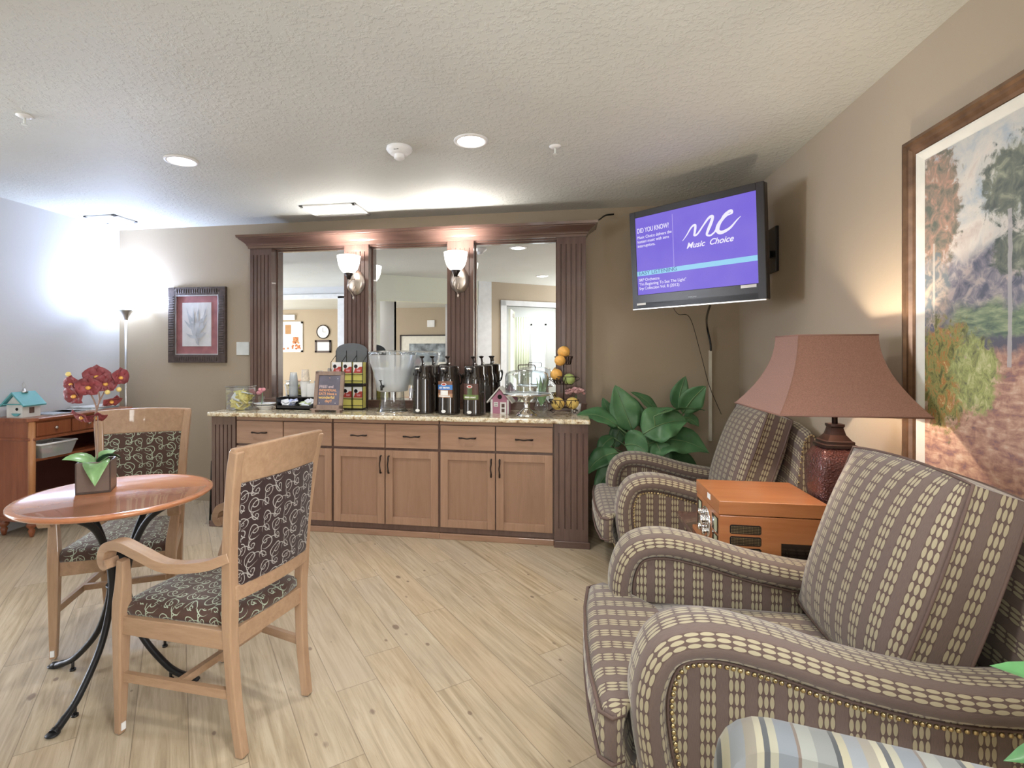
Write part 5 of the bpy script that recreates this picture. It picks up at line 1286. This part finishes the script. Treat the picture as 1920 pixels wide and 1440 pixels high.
for c, r, az, el in (((.005, -.02, .505), .052, .1, .0), ((-.02, -.035, .462), .05, -.1, .15), ((.035, -.02, .475), .048, .3, .1), ((.082, 0, .50), .044, .9, 0), ((-.075, 0, .425), .05, -.6, .3), ((-.085, .0, .475), .036, -.5, 0), ((.055, -.01, .40), .042, .8, .9), ((-.05, 0, .335), .048, -.9, .8), ((-.005, .01, .33), .042, .4, 1.0)): orchid(Vector(c), r, az, el)
for c in ((.085, -.02, .445), (.045, -.03, .435), (-.10, 0, .515)): obj('bud', MB().sphere(c, .011, 10), 'yellow', t)

# ================================================================== DESK SIDE
t = thing('writing_desk', 'red mahogany desk with small drawers and open shelves against the left wall', 'desk', (LX+.02, 3.28, 0))
D, Wd, Hd = .345, .92, .915     # depth along x, width along y
obj('desktop', MB().loft([[(0, -.02, z), (D-.03, -.02, z), (D+o_, .03, z), (D+o_, Wd-.03, z), (D-.03, Wd+.02, z), (0, Wd+.02, z)] for z, o_ in ((Hd-.028, .008), (Hd-.018, .022), (Hd-.006, .025), (Hd, .018))], smooth=False), 'desk', t)
cs = MB(); cs.box((0, 0, .12), (D-.03, .03, Hd-.028)).box((0, Wd-.03, .12), (D-.03, Wd, Hd-.028)).box((0, .03, .12), (.02, Wd-.03, Hd-.028))
obj('case', cs, 'desk', t)
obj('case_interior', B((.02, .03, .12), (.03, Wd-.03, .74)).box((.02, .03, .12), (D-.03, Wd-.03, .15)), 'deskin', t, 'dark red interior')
obj('drawer_housing', B((0, .03, .755), (D-.012, Wd-.03, Hd-.028)), 'desk', t)
for z in (.742, .135): obj('moulding', MB().loft([[(0, -.012, zz), (D-.025, -.012, zz), (D+.004, .02, zz), (D+.004, Wd-.02, zz), (D-.025, Wd+.012, zz), (0, Wd+.012, zz)] for zz in (z, z+.02)], smooth=False), 'desk', t, bevel=.004)
for yy in (0.006, Wd-.006):
    obj('fluted_corner', MB().tube([(D-.028, yy+(.012 if yy < .4 else -.012), .12), (D-.028, yy+(.012 if yy < .4 else -.012), Hd-.03)], .024, 12), wood('pale_corner_wood', (.42, .17, .06), (.52, .24, .10), 'z', .4, .2), t)
for i in range(3):
    y0 = .035+i*.285; dw = obj('drawer', B((D-.012, y0, .772), (D, y0+.275, .875)), 'desk', t, bevel=.004)
    obj('knob', MB().lathe([(.005, 0), (.006, .012), (.014, .02), (.008, .028), (.001, .03)], 14).xf(Matrix.Translation((D, y0+.137, .825)) @ Matrix.Rotation(PI/2, 4, 'Y')), 'nickel', dw)
obj('shelf', B((.02, .03, .575), (D-.03, Wd-.03, .595)), 'desk', t)
for a in (.04, D-.05):
    for b in (.035, Wd-.035):
        obj('foot', MB().lathe([(.012, 0), (.018, .02), (.024, .05), (.016, .062), (.034, .085), (.034, .10), (.022, .108), (.03, .12)], 18, (a, b, 0)), 'desk', t)
t = thing('storage_bin', 'clear plastic storage bin with white rim on the desk shelf', 'bin', (LX+.02+.235, 3.28+.20, .595))
M['bin'] = glass('cloudy_bin_plastic', (.95, .97, .97), body=.30)
bn = [[(-.09, -.12), (.10, -.12), (.10, .12), (-.09, .12)], [(-.11, -.145), (.125, -.145), (.125, .145), (-.11, .145)]]
obj('tub', MB().loft([[(x, y, .0) for x, y in bn[0]], [(x, y, .105) for x, y in bn[1]]], True, False, False).add([(x, y, .001) for x, y in bn[0]], [(0, 1, 2, 3)]), 'bin', t)
obj('rim', MB().tube([(x, y, .108) for x, y in bn[1]]+[(bn[1][0][0], bn[1][0][1], .108), (bn[1][1][0], bn[1][1][1], .108)], .008, 6), 'white', t)
for i in range(16):
    o = tag(obj('craft_item', MB().sphere((0, 0, 0), .022, 8, (1.3, 1, .7)), (M['pink'], M['leaf2'], M['paper'], M['candy'])[i % 4]), 'small colourful item inside the clear storage bin', 'craft item', 'items in the storage bin')
    o.location = (LX+.235+random.uniform(-.06, .07), 3.48+random.uniform(-.09, .09), .618+.055*random.random())
t = thing('birdhouse', 'white birdhouse with teal roof and wire hook on the mahogany desk', 'birdhouse', (LX+.175, 3.37, Hd), .1)
obj('body', MB().prism([(-.065, 0), (.065, 0), (.065, .105), (0, .175), (-.065, .105)], -.075, .075), 'offw', t)
for s in (-1, 1): obj('roof', MB().prism([(0, .182), (s*.095, .085), (s*.10, .095), (0, .197)], -.10, .095), 'teal', t)
obj('ledge', B((-.08, -.095, .100), (.08, .09, .106)), 'teal', t)
obj('entrance_hole', MB().lathe([(.011, 0), (.011, .002)], 16).xf(Matrix.Translation((.02, -.076, .065)) @ Matrix.Rotation(PI/2, 4, 'X')).lathe([(.011, 0), (.011, .002)], 16), 'darkhole', t)
obj('perch', MB().prism([(-.02, .032), (.055, .032), (.03, .012), (.005, .012)], -.085, -.075), 'teal', t)
obj('window', B((.0655, -.02, .03), (.068, .02, .075)), 'darkwood', t)
obj('finial', MB().lathe([(.03, .19), (.012, .20), (.008, .22)], 14).tube(bez([(0, 0, .215), (.012, 0, .245), (0, 0, .27), (-.012, 0, .245), (0, 0, .22)], 5), .0022, 6), 'steel', t)
for i, (x, y, r, a, b, lab) in enumerate(((.20, .35, .2, .11, .15, 'thin magazine lying next to the birdhouse on the desk'), (.19, .52, -.3, .11, .15, 'open magazine lying in the middle of the desk'), (.15, .72, .1, .12, .15, 'bottom magazine of the pile at the desk corner'), (.15, .72, .3, .11, .14, 'middle magazine of the pile at the desk corner'), (.16, .73, -.1, .11, .14, 'top magazine of the pile at the desk corner'))):
    z = Hd+(0, 0, 0, .008, .016)[i]
    o = tag(obj('magazine', B((-a, -b, 0), (a, b, .007)), plain('magazine_cover', ((.45, .5, .55), (.7, .7, .68), (.35, .42, .5), (.6, .62, .62), (.75, .76, .78))[i], .35, var=.4, scale=9)), lab, 'magazine', 'magazines on the desk')
    o.location = (LX+x-.01, 3.28+y, z); o.rotation_euler = (0, 0, r*.3)
# torchiere
t = thing('torchiere_lamp', 'slim floor lamp glowing brightly in the left corner', 'floor lamp', (-4.03, 4.15-.0, 0))
t.location = (-4.17, 4.30, 0)
obj('base', MB().lathe([(.10, 0), (.10, .015), (.03, .03)], 28), 'steel', t)
obj('pole', MB().tube([(0, 0, .02), (0, 0, 1.74)], .012, 12), 'steel', t)
obj('cup', MB().lathe([(.014, 1.73), (.022, 1.76), (.045, 1.80), (.066, 1.825), (.066, 1.83)], 28, cap=False), 'steel', t)
obj('glass_bowl', MB().lathe([(.062, 1.825), (.10, 1.85), (.13, 1.89), (.126, 1.89), (.09, 1.855), (.03, 1.832)], 32, cap=False), 'tglow', t, 'glowing white glass bowl')
light('POINT', 'torchiere_bulb', (-4.17, 4.30, 1.93), 62, (.55, .68, 1.0), .06)
# black folded tray leaning at the cabinet side
t = thing('folding_stand', 'thin black folded stand leaning beside the left cabinet pilaster', 'stand', (-2.90, 3.95, 0))
obj('frame', MB().tube([(-.0, -.14, .0), (.02, -.14, .52)], .008, 8).tube([(-.0, .14, .0), (.02, .14, .52)], .008, 8).tube([(.02, -.14, .52), (.02, .14, .52)], .008, 8).tube([(0, -.14, .012), (0, .14, .012)], .008, 8), 'black', t)
obj('panel', MB().box((-.004, -.135, .0), (.004, .135, .40)).xf(Matrix.Translation((.006, 0, .08)) @ Matrix.Rotation(.03, 4, 'Y')), 'black', t)
